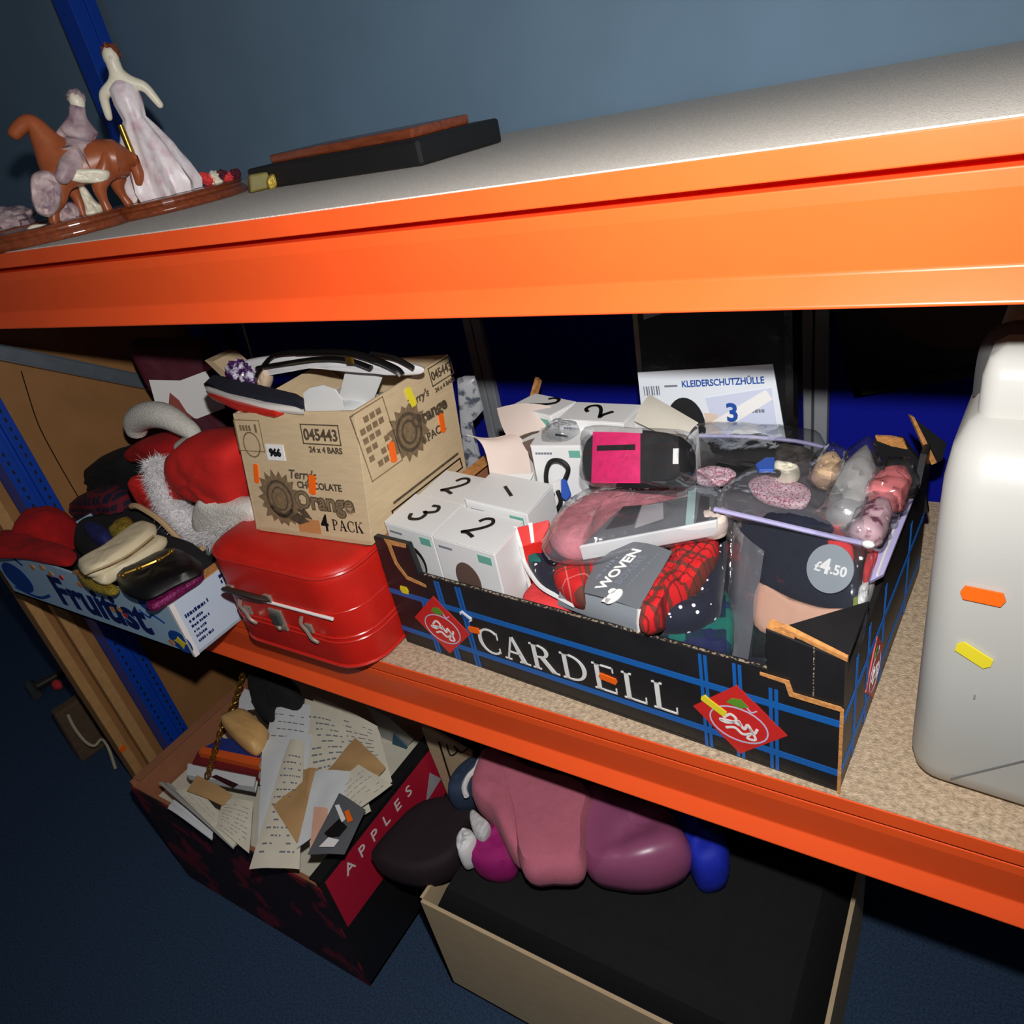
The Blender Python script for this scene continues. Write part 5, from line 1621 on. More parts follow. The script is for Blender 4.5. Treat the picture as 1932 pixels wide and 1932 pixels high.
part(MB().cushion(on2([(246, 645), (300, 640), (385, 640), (392, 690), (420, 770), (455, 850), (400, 870), (340, 840), (300, 760), (262, 700)]), -V(gpl2[1]), .02, .06, 130, .004, 20, p=5), 'folded_garment', burg, t, sm=True)
slv = on2([(281, 717), (340, 718), (388, 700), (425, 770), (372, 790), (298, 779)], .034)
dm = [(320, 741), (337, 755), (352, 778), (366, 789), (340, 788), (318, 765)]
part(MB().prism(slv, V(gpl2[1]) * .002), 'card_sleeve', whitep, t, label='white card sleeve')
part(MB().prism(on2(dm, .0355), V(gpl2[1]) * .002), 'diamond_window', mat('rust_window', (150, 72, 60), .6), t)

# ------------------------------------------------------------------ grey hard case at the right
hcx = at(1720, 1400, z=.035)
gc = thing('grey_case', 'large warm grey hard plastic machine case at the right end of the shelf', 'case', (.86, .12, 0))
cx0, cx1, cy0, cy1 = .652, 1.02, .045, .30
rot_ = Matrix.Rotation(math.radians(-4), 3, 'Z')
piv = V((cx0, cy0, 0))


def rr2(z, ins=0, y0=None, r=.03, x0=None, yb=None):
    y0 = cy0 if y0 is None else y0
    x0 = cx0 if x0 is None else x0
    pts = rrect(x0, cx1, y0, cy1 if yb is None else yb, r, z, ins=ins)
    return [piv + rot_ @ (p - piv) for p in pts]


lev = [(.004, .012, 0), (.012, .004, 0), (.03, 0, 0), (.15, 0, .002), (.27, 0, .006), (.33, .001, .01), (.355, .004, .018), (.372, .012, .03), (.378, .024, .045)]
part(MB().loft([rr2(z, ins=i, y0=cy0 + dy) for z, i, dy in lev]), 'cover', greyp, gc, sm=True)
lev2 = [(.366, .0, 0), (.405, .0, .003), (.418, .003, .007), (.424, .012, .016)]
part(MB().loft([rr2(z, ins=i, y0=cy0 + .055 + dy, x0=cx0 + .016, r=.014) for z, i, dy in lev2]), 'upper_tier', greyp, gc, sm=True)
hpth = smooth([at(1873, 745, y=.16), at(1880, 690, y=.16), at(1890, 655, y=.16), at(1915, 640, y=.16), at(1990, 640, y=.16)], 5)
part(MB().tube(hpth, .011, 10, flat=1.4), 'handle', darkp, gc, sm=True, label='dark grey carrying handle')
part(MB().box(at(1878, 722, y=.15) - V((.004, 0, .012)), (.006, 0, 0), (0, .006, 0), (0, 0, .024)), 'hinge_pin', mat('pale_pin', (222, 214, 190), .4), gc, bevel=.001)
gF = Fr(piv - V((0, .0004, 0)), rot_ @ X, Z)


def gcc(px):
    q = at(px[0], px[1], pl=(gF.o, gF.n)) - gF.o
    return (q.dot(gF.x), q.dot(gF.y))


s0, s1 = gcc((1764, 1478)), gcc((1932, 1437))
sl = (s1[1] - s0[1]) / (s1[0] - s0[0])
decal(gc, 'seam', mat('seam_grey', (120, 120, 118), .6), [[(s0[0] + .012, s0[1] + .012 * sl), (s0[0] + .3, s0[1] + .3 * sl), (s0[0] + .3, s0[1] + .3 * sl + .002), (s0[0] + .012, s0[1] + .012 * sl + .002)]], gF, .0006)
c_ = gcc((1854, 1129))
sticker(gc, stick_o, Fr(gF.o + Y * .0035, gF.x, gF.y), c_[0], c_[1], .032, .0135, -2, lbl='orange sticker', lift=.0014)
c_ = gcc((1837, 1238))
sticker(gc, stick_y, Fr(gF.o + Y * .002, gF.x, gF.y), c_[0], c_[1], .031, .0125, -30, lbl='yellow sticker', lift=.0014)
decal(gc, 'scuff', mat('scuff_grey', (150, 150, 146), .6), [rect(gcc((1836, 1318))[0], gcc((1836, 1318))[1], gcc((1836, 1318))[0] + .0016, gcc((1836, 1318))[1] + .005)], Fr(gF.o + Y * .001, gF.x, gF.y), .0012)

# ------------------------------------------------------------------ lower level: apple box of papers
LX0, LX1, LY0, LY1, LZ = -.70, -.157, -.16, .3, -.39
lb = thing('apple_box', 'dark printed APPLES box of papers and books on the floor under the shelf', 'carton', ((LX0 + LX1) / 2, .07, FZ))
part(MB().box((LX0, LY0, FZ), (LX1 - LX0, 0, 0), (0, LY1 - LY0, 0), (0, 0, .006)), 'base', cartonin, lb)
part(MB().box((LX0, LY0, FZ), (.008, 0, 0), (0, LY1 - LY0, 0), (0, 0, LZ - FZ)), 'side_wall', cartonin, lb)
part(MB().box((LX0 - .0035, LY0, FZ), (.003, 0, 0), (0, LY1 - LY0, 0), (0, 0, LZ - FZ - .002)), 'side_print', cartondk, lb)
part(MB().box((LX1 - .008, LY0, FZ), (.008, 0, 0), (0, LY1 - LY0, 0), (0, 0, LZ - FZ)), 'side_wall', black, lb)
part(MB().box((LX1 - .022, LY0, LZ - .001), (.024, 0, 0), (0, LY1 - LY0, 0), (0, 0, .003)), 'folded_rim', black, lb)
part(MB().box((LX0 + .008, LY0, FZ), (LX1 - LX0 - .016, 0, 0), (0, .007, 0), (0, 0, LZ - FZ - .012)), 'front_wall', cartonin, lb)
part(MB().box((LX0, LY0 - .0035, FZ), (LX1 - LX0, 0, 0), (0, .003, 0), (0, 0, LZ - FZ - .014)), 'front_print', cartondk, lb)
part(MB().box((LX0 + .008, LY1 - .007, FZ), (LX1 - LX0 - .016, 0, 0), (0, .007, 0), (0, 0, LZ - FZ)), 'back_wall', cartonin, lb)
part(MB().box((LX0 + .001, LY0 + .01, LZ), (.02, 0, 0), (0, LY1 - LY0 - .02, 0), (0, 0, .0025)), 'folded_rim', cartonin, lb)
aF = Fr((LX1 + .0002, LY0, LZ), Y, Z)
decal(lb, 'red_panel', crimson, [rect(.01, -.14, .33, -.012)], aF, .0004)
c1_, c2_ = at(770, 1492, x=LX1), at(680, 1598, x=LX1)
dy_ = (c1_.y - c2_.y) / 4
for k, ch in enumerate('SELPPA'):
    text(lb, ch, .034, Fr((LX1 + .0008, 0, 0), Y, Z), whitep, c1_.y - dy_ * k, c1_.z - .012)
c_ = at(815, 1480, x=LX1)
decal(lb, 'white_emblem', mat('silver_print', (176, 176, 180), .5), [[(c_.y - LY0 - .03, c_.z - LZ - .02), (c_.y - LY0 + .026, c_.z - LZ - .012), (c_.y - LY0 + .004, c_.z - LZ + .03)]], aF, .0008)

solo(MB().box((LX0 + .02, LY0 + .015, FZ + .007), (LX1 - LX0 - .05, 0, 0), (0, LY1 - LY0 - .03, 0), (0, 0, .24)), 'paper_stack', paper, 'deep stack of old papers filling the APPLES box', 'papers')


def sheet_item(lbl, px, z, m, name='paper_sheet', cat='paper', lines=0, bend=.006, seed=0, tilt=(0, 0, 0, 0), lm=None, group='loose papers in the APPLES box'):
    c = [at(a, b, z=z + dz) for (a, b), dz in zip(px, tilt)]
    o = thing(name, lbl, cat, c[0].lerp(c[2], .5), group=None)
    part(MB().sheet(lambda u, v: bil(c, u, v) + Z * bend * (math.sin(math.pi * u) * .6 + noise.noise(V((u * 2, v * 2, seed))) * .6), 8, 8, .0006), 'sheet', m, o, sm=True)
    if lines:
        mb = MB()
        rg = random.Random(seed)
        for k in range(lines):
            v0 = .1 + .8 * k / lines
            u0 = .1 + rg.uniform(0, .05)
            while u0 < .85:
                u1 = min(u0 + rg.uniform(.04, .14), .9)
                f = lambda u, v: bil(c, u, v) + Z * (bend * (math.sin(math.pi * u) * .6 + noise.noise(V((u * 2, v * 2, seed))) * .6) + .0016)
                if rg.random() < .8:
                    i = [mb.add(f(a, b)) for a, b in ((u0, v0), (u1, v0), (u1, v0 + .012), (u0, v0 + .012))]
                    mb.face(*i)
                u0 = u1 + rg.uniform(.02, .06)
        if mb.f:
            part(mb, 'writing', lm or inkl, o)
    return o


Zp = -.345
sheet_item('typed cream letter topmost at the back of the papers', [(585, 1600), (700, 1530), (640, 1345), (575, 1318)], Zp, paper, lines=16, seed=1, tilt=(0, 0, .02, .02))
sheet_item('wide cream typed sheet fanned right under the beam', [(610, 1560), (740, 1475), (712, 1370), (590, 1310)], Zp - .006, paper, lines=14, seed=2, tilt=(0, 0, .02, .02))
sheet_item('white typed sheet at the back left of the paper fan', [(490, 1480), (580, 1490), (585, 1330), (515, 1322)], Zp + .002, paperw, lines=9, seed=3, tilt=(0, 0, .02, .02))
sheet_item('grey white folded sheet in the middle of the paper fan', [(486, 1600), (560, 1590), (590, 1385), (495, 1398)], Zp + .008, paperw, lines=0, seed=4, tilt=(0, 0, .014, .014))
sheet_item('tall cream handwritten sheet leaning at the front', [(470, 1640), (565, 1640), (575, 1400), (545, 1395)], Zp + .014, paper, lines=14, seed=5, tilt=(0, 0, .01, .01))
sheet_item('buff envelope at the right of the paper fan', [(615, 1455), (715, 1465), (728, 1448), (670, 1392)], Zp + .02, env, 'envelope', 'envelope', seed=6)
sheet_item('buff envelope pointing left across the middle of the papers', [(515, 1520), (560, 1590), (600, 1520), (575, 1470)], Zp + .024, env, 'envelope', 'envelope', seed=7)
sheet_item('narrow buff strip beside the grey folded sheet', [(570, 1490), (588, 1520), (600, 1450), (572, 1452)], Zp + .026, env, 'envelope', 'envelope', seed=8)
sheet_item('white card sheet with torn edge in front of the envelopes', [(560, 1600), (640, 1545), (660, 1455), (595, 1455)], Zp + .03, paperw, seed=9)
sheet_item('cream notepaper at the right front against the box rim', [(640, 1560), (740, 1480), (676, 1442), (640, 1480)], Zp + .026, paper, lines=6, seed=10)
sheet_item('small peach card low in front of the white sheet', [(585, 1600), (620, 1590), (618, 1525), (592, 1522)], Zp + .036, skin_p, 'card', 'card', seed=11, bend=.002)
ph = sheet_item('grey photograph of a white bird with an orange beak', [(580, 1612), (650, 1612), (690, 1528), (640, 1496)], Zp + .04, photo_m, 'photograph', 'photograph', seed=12, bend=.003)
z_ = Zp + .047
part(MB().prism([at(a, b, z=z_) for a, b in ((602, 1598), (630, 1598), (640, 1585), (620, 1580))], Z * .0008), 'white_patch', whitep, ph)
part(MB().prism([at(a, b, z=z_) for a, b in ((632, 1520), (640, 1518), (652, 1545), (645, 1552))], Z * .0008), 'white_patch', whitep, ph)
part(MB().prism([at(a, b, z=z_) for a, b in ((650, 1532), (658, 1528), (666, 1548), (656, 1552))], Z * .0009), 'orange_patch', stick_o, ph)
part(MB().prism([at(a, b, z=z_) for a, b in ((612, 1572), (640, 1545), (655, 1560), (640, 1578), (620, 1580))], Z * .0007), 'dark_patch', ink, ph)
sheet_item('white typed sheets at the left front of the box', [(408, 1560), (470, 1610), (478, 1512), (420, 1508)], Zp + .0, paper, lines=8, seed=13)
sheet_item('buff envelope in front of the white card picture', [(352, 1492), (420, 1520), (440, 1500), (372, 1462)], Zp + .006, env, 'envelope', 'envelope', seed=14)
sheet_item('long cream letter slipped in at the left rim', [(330, 1490), (440, 1600), (452, 1580), (372, 1485)], Zp - .006, paper, lines=3, seed=15)
sheet_item('grey folder along the left rim of the box', [(298, 1476), (440, 1602), (450, 1590), (318, 1476)], Zp - .012, mat('grey_folder', (168, 166, 160), .7), 'folder', 'folder', seed=16)
sheet_item('white folded sheet against the front left rim', [(316, 1525), (400, 1585), (402, 1570), (328, 1508)], Zp - .014, paperw, seed=17)


def book(lbl, px, z, m, th_, seed):
    c = [at(a, b, z=z) for a, b in px]
    o = thing('book', lbl, 'book', c[0].lerp(c[2], .5) - Z * th_, group=None)
    part(MB().hexa([p - Z * th_ * .86 + (c[0].lerp(c[2], .5) - p) * .03 for p in c] + [p - Z * th_ * .14 + (c[0].lerp(c[2], .5) - p) * .03 for p in c]), 'pages', paper, o)
    part(MB().hexa([p - Z * th_ * .14 for p in c] + [p for p in c]), 'cover', m, o, bevel=.0006)
    part(MB().hexa([p - Z * th_ for p in c] + [p - Z * th_ * .86 for p in c]), 'cover', m, o, bevel=.0006)
    part(MB().hexa([c[0] - Z * th_, c[1] - Z * th_, c[1].lerp(c[2], .04) - Z * th_, c[0].lerp(c[3], .04) - Z * th_, c[0], c[1], c[1].lerp(c[2], .04), c[0].lerp(c[3], .04)]), 'spine', m, o)
    return o


book('orange covered book topmost of the stack behind the papers', [(374, 1420), (488, 1446), (492, 1430), (382, 1408)], -.335, bookor, .014, 1)
book('maroon book under the orange book', [(362, 1440), (486, 1464), (492, 1440), (374, 1416)], -.347, bookred, .018, 2)
book('blue book behind the orange book', [(384, 1410), (490, 1432), (496, 1402), (420, 1392)], -.338, bookbl, .012, 3)
wc = book('white card picture book with a dark ship print', [(352, 1462), (478, 1486), (484, 1458), (354, 1440)], -.352, paperw, .014, 4)
part(MB().prism([at(a, b, z=-.3512) for a, b in ((398, 1466), (408, 1462), (450, 1480), (440, 1486))], Z * .0006), 'dark_print', mat('plum_print', (52, 18, 26), .5), wc)
t = thing('wooden_holder', 'light wooden curved holder on a brass chain above the books', 'holder', at(455, 1400, z=-.33))
part(MB().cushion([at(a, b, z=-.315) for a, b in ((417, 1362), (432, 1350), (465, 1344), (500, 1372), (505, 1384), (488, 1416), (470, 1416), (440, 1392))], Z, .022, .02, 140, .001, 20), 'wooden_cup', woodl, t, sm=True)
lk_ = smooth([at(a, b, z=zz) for a, b, zz in ((458, 1272, -.29), (450, 1300, -.3), (440, 1330, -.31), (422, 1362, -.32), (410, 1400, -.325), (402, 1430, -.328), (392, 1462, -.33))], 6)
cm = None
nlk = 26
for k in range(nlk):
    f_ = k / (nlk - 1) * (len(lk_) - 1)
    i = min(int(f_), len(lk_) - 2)
    p = lk_[i].lerp(lk_[i + 1], f_ - i)
    d_ = (lk_[i + 1] - lk_[i]).normalized()
    s_ = d_.orthogonal().normalized()
    s_ = Matrix.Rotation(math.pi / 2 * (k % 2) + .4, 3, d_) @ s_
    ring_ = [p + d_ * (.0085 * math.cos(a * math.pi / 4)) + s_ * (.005 * math.sin(a * math.pi / 4)) for a in range(8)]
    part(MB().tube(ring_, .0017, 5, True), 'chain_link', brass, t, sm=True)
solo(MB().prism([at(a, b, z=-.31) for a, b in ((452, 1318), (462, 1300), (476, 1305), (474, 1325), (482, 1338), (466, 1340), (460, 1352), (450, 1346))], Z * .001), 'paper_tag', paperw, 'white paper tag beside the brass chain', 'tag')
solo(MB().cushion([at(a, b, z=-.3) for a, b in ((470, 1290), (480, 1268), (520, 1268), (565, 1300), (555, 1325), (515, 1320), (508, 1345), (480, 1335))], Z, .03, .05, 141, .006, 20), 'black_pouch', black_f, 'black cloth pouch at the back of the APPLES box', 'pouch', sm=True)

# folders and a scribbled carton behind
solo(MB().prism([at(a, b, y=.17) for a, b in ((690, 1330), (735, 1355), (780, 1395), (760, 1420), (730, 1420), (715, 1375))], Y * .004), 'folder', mat('grey_folder', (168, 166, 160), .7), 'grey folder standing behind the papers under the beam', 'folder')
solo(MB().prism([at(a, b, y=.165) for a, b in ((742, 1385), (768, 1412), (755, 1428), (738, 1420))], Y * .003), 'folder', mat('teal_folder', (36, 84, 110), .6), 'teal folder behind the papers under the beam', 'folder')
sb = thing('scribbled_carton', 'plain brown carton with black ink scribbles holding the pink coat', 'carton', (.28, .12, FZ))
SBX0, SBX1, SBY0, SBY1, SBZ = -.02, .6, -.09, .3, -.45
for o_, e_, f_ in (((SBX0, SBY0), (.006, 0), (0, SBY1 - SBY0)), ((SBX1 - .006, SBY0), (.006, 0), (0, SBY1 - SBY0)), ((SBX0, SBY0), (SBX1 - SBX0, 0), (0, .006)), ((SBX0, SBY1 - .006), (SBX1 - SBX0, 0), (0, .006))):
    part(MB().box((o_[0], o_[1], FZ), (e_[0], e_[1], 0), (f_[0], f_[1], 0), (0, 0, SBZ - FZ)), 'carton_wall', kraft, sb)
part(MB().box((SBX0, SBY0, FZ), (SBX1 - SBX0, 0, 0), (0, SBY1 - SBY0, 0), (0, 0, .006)), 'base', kraft, sb)
fl_ = [at(a, b, y=.14) for a, b in ((795, 1372), (815, 1378), (890, 1420), (893, 1430), (860, 1462), (845, 1500), (812, 1420))]
fo = part(MB().prism(fl_, Y * .005), 'raised_flap', kraft, sb)
part(MB().tube(smooth([at(a, b, y=.137) for a, b in ((828, 1400), (838, 1432), (850, 1470))], 3), .0018, 5), 'ink_scribble', ink, sb)
part(MB().tube(smooth([at(a, b, y=.137) for a, b in ((842, 1405), (850, 1425), (862, 1418), (856, 1408), (870, 1420), (882, 1412))], 4), .0014, 5), 'ink_scribble', ink, sb)
solo(MB().cushion([V((SBX0 + .01, SBY0 + .01, -.5)), V((SBX1 - .01, SBY0 + .01, -.5)), V((SBX1 - .01, SBY1 - .01, -.5)), V((SBX0 + .01, SBY1 - .01, -.5))], Z, .07, .15, 150, .01, 10, p=7, closed_smooth=False), 'folded_clothes', black_f, 'dark clothing under the pink coat', 'clothing', sm=True)

# coats and cloths
t = thing('pink_coat', 'dusty pink wool coat with mauve satin lining bundled below the beam', 'coat', at(1050, 1560, z=-.42))
ZC = -.335
part(MB().cushion([at(a, b, z=ZC) for a, b in ((890, 1500), (905, 1440), (918, 1420), (955, 1425), (975, 1500), (990, 1610), (965, 1612), (930, 1545))], Z, .03, .05, 151, .004, 12), 'sleeve', pinkcoat, t, sm=True)
part(MB().cushion([at(a, b, z=ZC + .012) for a, b in ((940, 1426), (1000, 1450), (1110, 1485), (1106, 1560), (1100, 1640), (1040, 1650), (985, 1640), (965, 1530))], Z, .02, .05, 152, .002, 10, p=5), 'front_panel', pinkcoat, t, sm=True)
part(MB().cushion([at(a, b, z=ZC - .01) for a, b in ((1100, 1492), (1160, 1500), (1230, 1525), (1290, 1570), (1302, 1620), (1240, 1650), (1160, 1650), (1098, 1620))], Z, .03, .06, 153, .01, 9, wr=((.5, -.85, 0), 16, 1.5)), 'lining', satin, t, sm=True, label='mauve satin lining')
part(MB().cushion([at(a, b, z=ZC - .006) for a, b in ((1200, 1512), (1250, 1530), (1275, 1555), (1300, 1610), (1285, 1600), (1255, 1560))], Z, .018, .03, 154, .003, 20), 'lapel', pinkcoat, t, sm=True)
solo(MB().cushion([at(a, b, z=-.37) for a, b in ((1255, 1545), (1290, 1540), (1335, 1565), (1372, 1590), (1370, 1640), (1320, 1650), (1290, 1600))], Z, .03, .06, 155, .008, 15), 'blue_cloth', bluecloth, 'bright blue cloth right of the pink coat', 'cloth', sm=True)
solo(MB().cushion([at(a, b, z=-.38) for a, b in ((900, 1590), (925, 1560), (945, 1548), (965, 1580), (972, 1625), (930, 1640), (890, 1625))], Z, .02, .05, 156, .005, 20), 'magenta_cloth', magenta, 'magenta cloth left of the pink coat', 'cloth', sm=True)
solo(MB().cushion([at(a, b, z=-.41) for a, b in ((700, 1620), (740, 1560), (800, 1512), (890, 1500), (898, 1535), (880, 1565), (858, 1620), (780, 1650))], Z, .012, .06, 157, .002, 12, p=5), 'black_coat', mat('dark_plum_cloth', (34, 18, 26), .8), 'dark plum cloth between the APPLES box and the pink coat', 'clothing', sm=True)
solo(MB().cushion([at(a, b, z=-.37) for a, b in ((862, 1592), (872, 1574), (890, 1572), (902, 1590), (890, 1612), (868, 1618))], Z, .02, .04, 158, .006, 50), 'paper_cup', white_c, 'crumpled white paper cup by the magenta cloth', 'cup', sm=True)
t = thing('ribbed_band', 'white ribbed elastic band beside the pink sleeve', 'band', at(905, 1555, z=-.36))
part(MB().cushion([at(a, b, z=-.35) for a, b in ((886, 1545), (892, 1530), (912, 1545), (926, 1560), (912, 1582), (895, 1572))], Z, .01, .02, 159, .001, 30), 'band', mat('ribbed_white', (206, 206, 206), .7, var=.25, scale=260, stretch=(1, .2, 1)), t, sm=True)
t = thing('white_strap', 'white looped strap on navy cloth behind the pink sleeve', 'strap', at(885, 1470, z=-.35))
part(MB().tube(smooth([at(a, b, z=-.335) for a, b in ((880, 1502), (876, 1485), (884, 1465), (898, 1450), (905, 1435), (912, 1425))], 5), .005, 7), 'strap', whitep, t, sm=True)
part(MB().cushion([at(a, b, z=-.36) for a, b in ((845, 1500), (860, 1462), (895, 1432), (912, 1440), (900, 1480), (880, 1502))], Z, .02, .05, 160, .004, 30), 'navy_cloth', mat('slate_navy_cloth', (44, 60, 84), .8), t, sm=True)

# ------------------------------------------------------------------ upper shelf: figurines
VD = V((-.85, .53, 0)).normalized()


def oval_base(t_, c, rx, ry, h, ang):
    mb = MB()
    M_ = Matrix.Rotation(ang, 3, 'Z')
    rings = []
    for z, k in ((0, 1.0), (h * .2, 1.03), (h * .5, 1.0), (h * .62, .955), (h * .78, .95), (h * .95, .985), (h, .95)):
        rings.append([V(c) + M_ @ V((rx * k * math.cos(2 * math.pi * i / 40), ry * k * math.sin(2 * math.pi * i / 40), z)) for i in range(40)])
    mb.loft(rings)
    return part(mb, 'wooden_base', wood_r, t_, sm=False, bevel=.001)


def skin(pts, edges, rad, name, m, parent, sub=2):
    """a continuous body grown around a skeleton"""
    me = bpy.data.meshes.new(name)
    org = worldloc(parent)
    me.from_pydata([tuple(V(p) - org) for p in pts], edges, [])
    o = bpy.data.objects.new(name, me)
    COL.objects.link(o)
    o.parent = parent
    sk = o.modifiers.new('skin', 'SKIN')
    sk.use_smooth_shade = True
    for i, r_ in enumerate(rad):
        r2 = r_ if isinstance(r_, tuple) else (r_, r_)
        me.skin_vertices[0].data[i].radius = r2
    me.skin_vertices[0].data[0].use_root = True
    ss = o.modifiers.new('sub', 'SUBSURF')
    ss.levels = ss.render_levels = sub
    me.materials.append(m)
    return o


hb_c = V((-.462, .072, UZ + .0005))
hf = thing('horse_figurine', 'chestnut horse figurine with a robed rider on a polished wooden base', 'figurine', hb_c)
oval_base(hf, hb_c, .1, .066, .02, math.radians(40))
hpl = (hb_c + V((0, 0, 0)), VD)
bz = UZ + .022


def hp_(px, py, d=0.0):
    return at(px, py, pl=(hb_c + VD * d, VD))


horse_pts = [hp_(168, 318), hp_(205, 300), hp_(228, 300, .0), hp_(125, 312), hp_(92, 280), hp_(66, 236), hp_(50, 228), hp_(28, 250), hp_(22, 262),
             hp_(108, 345, -.018), hp_(118, 372, -.02), hp_(101, 395, -.02), hp_(103, 428, -.02),
             hp_(125, 345, .02), hp_(146, 370, .02), hp_(160, 415, .02),
             hp_(190, 330, -.018), hp_(186, 355, -.02), hp_(196, 380, -.02), hp_(207, 403, -.02),
             hp_(222, 325, .02), hp_(220, 350, .02), hp_(233, 372, .02), hp_(247, 390, .02),
             hp_(252, 300, 0), hp_(262, 330, 0), hp_(262, 352, 0)]
horse_e = [(0, 1), (1, 2), (0, 3), (3, 4), (4, 5), (5, 6), (6, 7), (7, 8), (3, 9), (9, 10), (10, 11), (11, 12), (3, 13), (13, 14), (14, 15),
           (1, 16), (16, 17), (17, 18), (18, 19), (2, 20), (20, 21), (21, 22), (22, 23), (2, 24), (24, 25), (25, 26)]
horse_r = [.030, .030, .026, .030, .022, .016, .014, .010, .008, .014, .009, .007, .008, .014, .008, .007, .016, .010, .006, .008, .016, .010, .006, .008, .008, .009, .004]
skin(horse_pts, horse_e, horse_r, 'horse_body', horse_m, hf)
part(MB().cushion([hp_(a, b, -.03) for a, b in ((60, 330), (90, 322), (112, 340), (116, 380), (98, 408), (70, 402), (58, 370))], -VD, .007, .008, 170, .006, 60), 'mauve_robe', robe_m, hf, sm=True)
part(MB().cushion([hp_(a, b, -.028) for a, b in ((115, 322), (165, 318), (205, 322), (200, 342), (160, 346), (125, 338))], -VD, .008, .012, 171, .003, 60), 'saddle_cloth', fig_w, hf, sm=True)
part(MB().cushion([hp_(a, b, .0) for a, b in ((148, 355), (160, 352), (180, 378), (197, 392), (190, 408), (165, 412), (158, 385))], -VD, .012, .012, 172, .006, 70), 'white_drape', fig_w, hf, sm=True)
part(MB().cushion([hp_(a, b, .0) for a, b in ((110, 395), (130, 380), (148, 392), (150, 412), (128, 420), (110, 420))], -VD, .01, .012, 173, .006, 80), 'rocks', robe_m, hf, sm=True)
part(MB().cushion([hp_(a, b, -.022) for a, b in ((48, 436), (60, 424), (92, 424), (95, 434), (70, 442), (52, 444))], -VD, .006, .008, 174, .003, 60), 'white_foot_drape', fig_w, hf, sm=True)
rid = [hp_(150, 300), hp_(150, 262), hp_(148, 232), hp_(146, 215), hp_(145, 196), hp_(122, 250), hp_(104, 268), hp_(174, 252), hp_(160, 278), hp_(128, 318, -.03), hp_(112, 345, -.04)]
skin(rid, [(0, 1), (1, 2), (2, 3), (3, 4), (2, 5), (5, 6), (2, 7), (7, 8), (0, 9), (9, 10)], [.022, .020, .017, .007, .016, .009, .006, .009, .006, .014, .008], 'rider', robe_m, hf)

rh_ = hp_(145, 192)
part(MB().blob(rh_, (.0095, .0095, .012), seed=1, amp=.05), 'rider_head', fig_w, hf, sm=True)
part(MB().blob(rh_ + V((-.003, .003, .005)), (.011, .011, .0105), seed=4, amp=.3, freq=5), 'head_wrap', robe_m, hf, sm=True)
lb_c = V((-.405, .245, UZ + .0005))
lf_ = thing('lady_figurine', 'lady figurine in a white and pink ruffled dress on a dark red wooden base', 'figurine', lb_c)
oval_base(lf_, lb_c, .108, .088, .019, math.radians(82))
dc_ = at(308, 360, pl=(lb_c, VD))
dcx = V((dc_.x, dc_.y, UZ + .02))
mb = MB()
rings = []
for z, r_, w_ in ((0, .05, .008), (.012, .052, .009), (.035, .046, .007), (.065, .036, .005), (.09, .024, .003), (.105, .016, .001), (.125, .02, .0), (.145, .019, 0), (.155, .008, 0)):
    rings.append([dcx + V(((r_ + w_ * math.sin(9 * a_ * 2 * math.pi / 54 + z * 20)) * math.cos(a_ * 2 * math.pi / 54), (r_ + w_ * math.sin(9 * a_ * 2 * math.pi / 54 + z * 20)) * math.sin(a_ * 2 * math.pi / 54), z)) for a_ in range(54)])
mb.loft(rings)
part(mb, 'ruffled_dress', dress_m, lf_, sm=True)
skin([dcx + Z * .15, dcx + Z * .165, dcx + Z * .185, dcx + V((.022, .02, .142)), dcx + V((.03, .03, .11)), dcx + V((-.022, -.02, .142)), dcx + V((-.03, -.02, .108))], [(0, 1), (1, 2), (0, 3), (3, 4), (0, 5), (5, 6)], [.012, .007, .015, .008, .005, .008, .005], 'bust', fig_w, lf_)
hd_ = dcx + Z * .182
part(MB().blob(hd_, (.0105, .0105, .0135), seed=1, amp=.05), 'head', fig_w, lf_, sm=True)
part(MB().blob(hd_ + V((-.003, .004, .005)), (.012, .012, .012), seed=2, amp=.35, freq=5), 'hair', wood_r, lf_, sm=True)
part(MB().blob(hd_ + V((.0085, -.006, -.001)), (.0025, .0025, .0025), seed=1, amp=0, nu=8, nv=6), 'nose', fig_w, lf_, sm=True)
gp = [at(262, 322, pl=(lb_c - VD * .03, VD)), at(266, 350, pl=(lb_c - VD * .03, VD)), at(272, 372, pl=(lb_c - VD * .03, VD)), at(274, 384, pl=(lb_c - VD * .03, VD))]
part(MB().tube([gp[0] + Z * .06] + gp, [.004, .005, .006, .009, .012], 10), 'gold_staff', brass, lf_, sm=True, label='gold staff')
rg = random.Random(4)
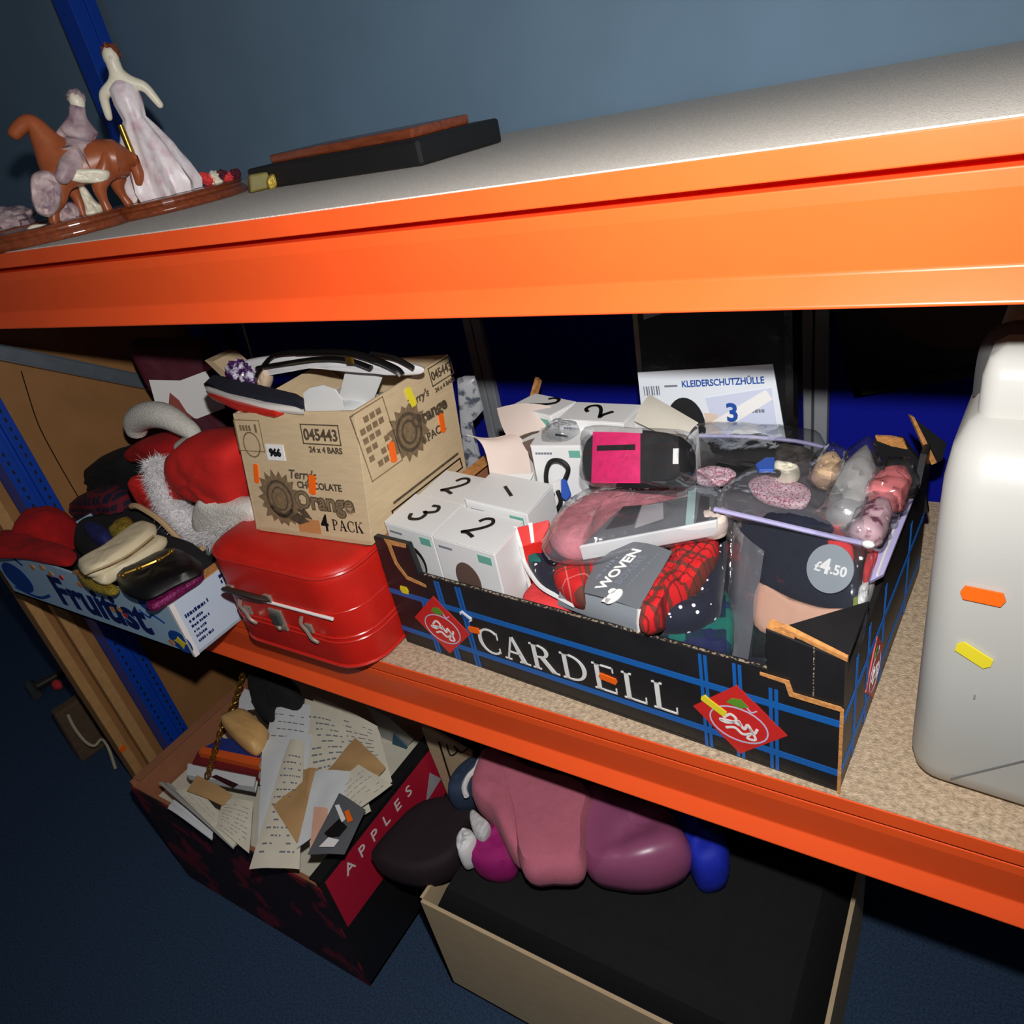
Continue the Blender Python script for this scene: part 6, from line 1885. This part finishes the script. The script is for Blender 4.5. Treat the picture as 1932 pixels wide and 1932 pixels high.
for k, (a, b) in enumerate(((392, 340), (404, 332), (418, 330), (430, 334), (410, 344), (444, 328), (384, 334))):
    part(MB().blob(at(a, b, pl=(lb_c + VD * .0, VD)), (.009, .008, .007), seed=k, amp=.4), 'flower', (coralf, fig_w, burg)[k % 3], lf_, sm=True)
ob_ = at(496, 362, z=UZ)
ob_ = V((-.262, .275, UZ + .0005))
of = thing('olive_ornament', 'olive green block ornament on a dark base right of the lady figurine', 'ornament', ob_)
pl_ = (ob_, VD)
o1 = [at(a, b, pl=pl_) for a, b in ((470, 330), (515, 322), (526, 350), (502, 362), (474, 368))]
part(MB().prism([V((p.x, p.y, max(p.z, UZ + .0008))) for p in o1], VD * .02), 'green_block', olive, of, bevel=.003)
o2 = [at(a, b, pl=(ob_ + VD * .005, VD)) for a, b in ((514, 326), (536, 320), (536, 350), (520, 358))]
part(MB().prism([V((p.x, p.y, max(p.z, UZ + .0008))) for p in o2], VD * .04), 'dark_base', wood_r, of, bevel=.003)
part(MB().cushion([at(a, b, pl=(ob_ - VD * .008, VD)) for a, b in ((503, 340), (512, 328), (522, 330), (522, 352), (508, 358))], -VD, .006, .006, 180, .001, 40), 'gold_scroll', goldf, of, sm=True)
db = thing('dark_stand', 'low black plinth stand at the back of the upper shelf', 'stand', (-.12, .36, UZ))
part(MB().box((-.3, .3, UZ + .0005), (.36, -.04, 0), (.02, .16, 0), (0, 0, .03)), 'plinth', black, db, bevel=.004)
part(MB().box((-.27, .325, UZ + .0305), (.3, -.033, 0), (.015, .11, 0), (0, 0, .012)), 'plinth_step', wood_r, db, bevel=.003)
wb3 = thing('wooden_plinth', 'polished wooden plinth leftmost on the upper shelf', 'stand', (-.62, .09, UZ))
oval_base(wb3, V((-.645, .11, UZ + .0005)), .075, .055, .02, math.radians(58))
part(MB().blob((-.645, .11, UZ + .03), (.04, .035, .02), seed=6, amp=.4), 'ground_mound', robe_m, wb3, sm=True)

# thin pale cord hanging behind the carton
hcd = smooth([at(456, 604, y=.42), at(463, 630, y=.42), at(474, 668, y=.42), at(486, 720, y=.42)], 4)
solo(MB().tube(hcd, .0022, 6), 'hanging_cord', rope, 'thin pale cord hanging in the dark behind the chocolate carton', 'cord', sm=True)
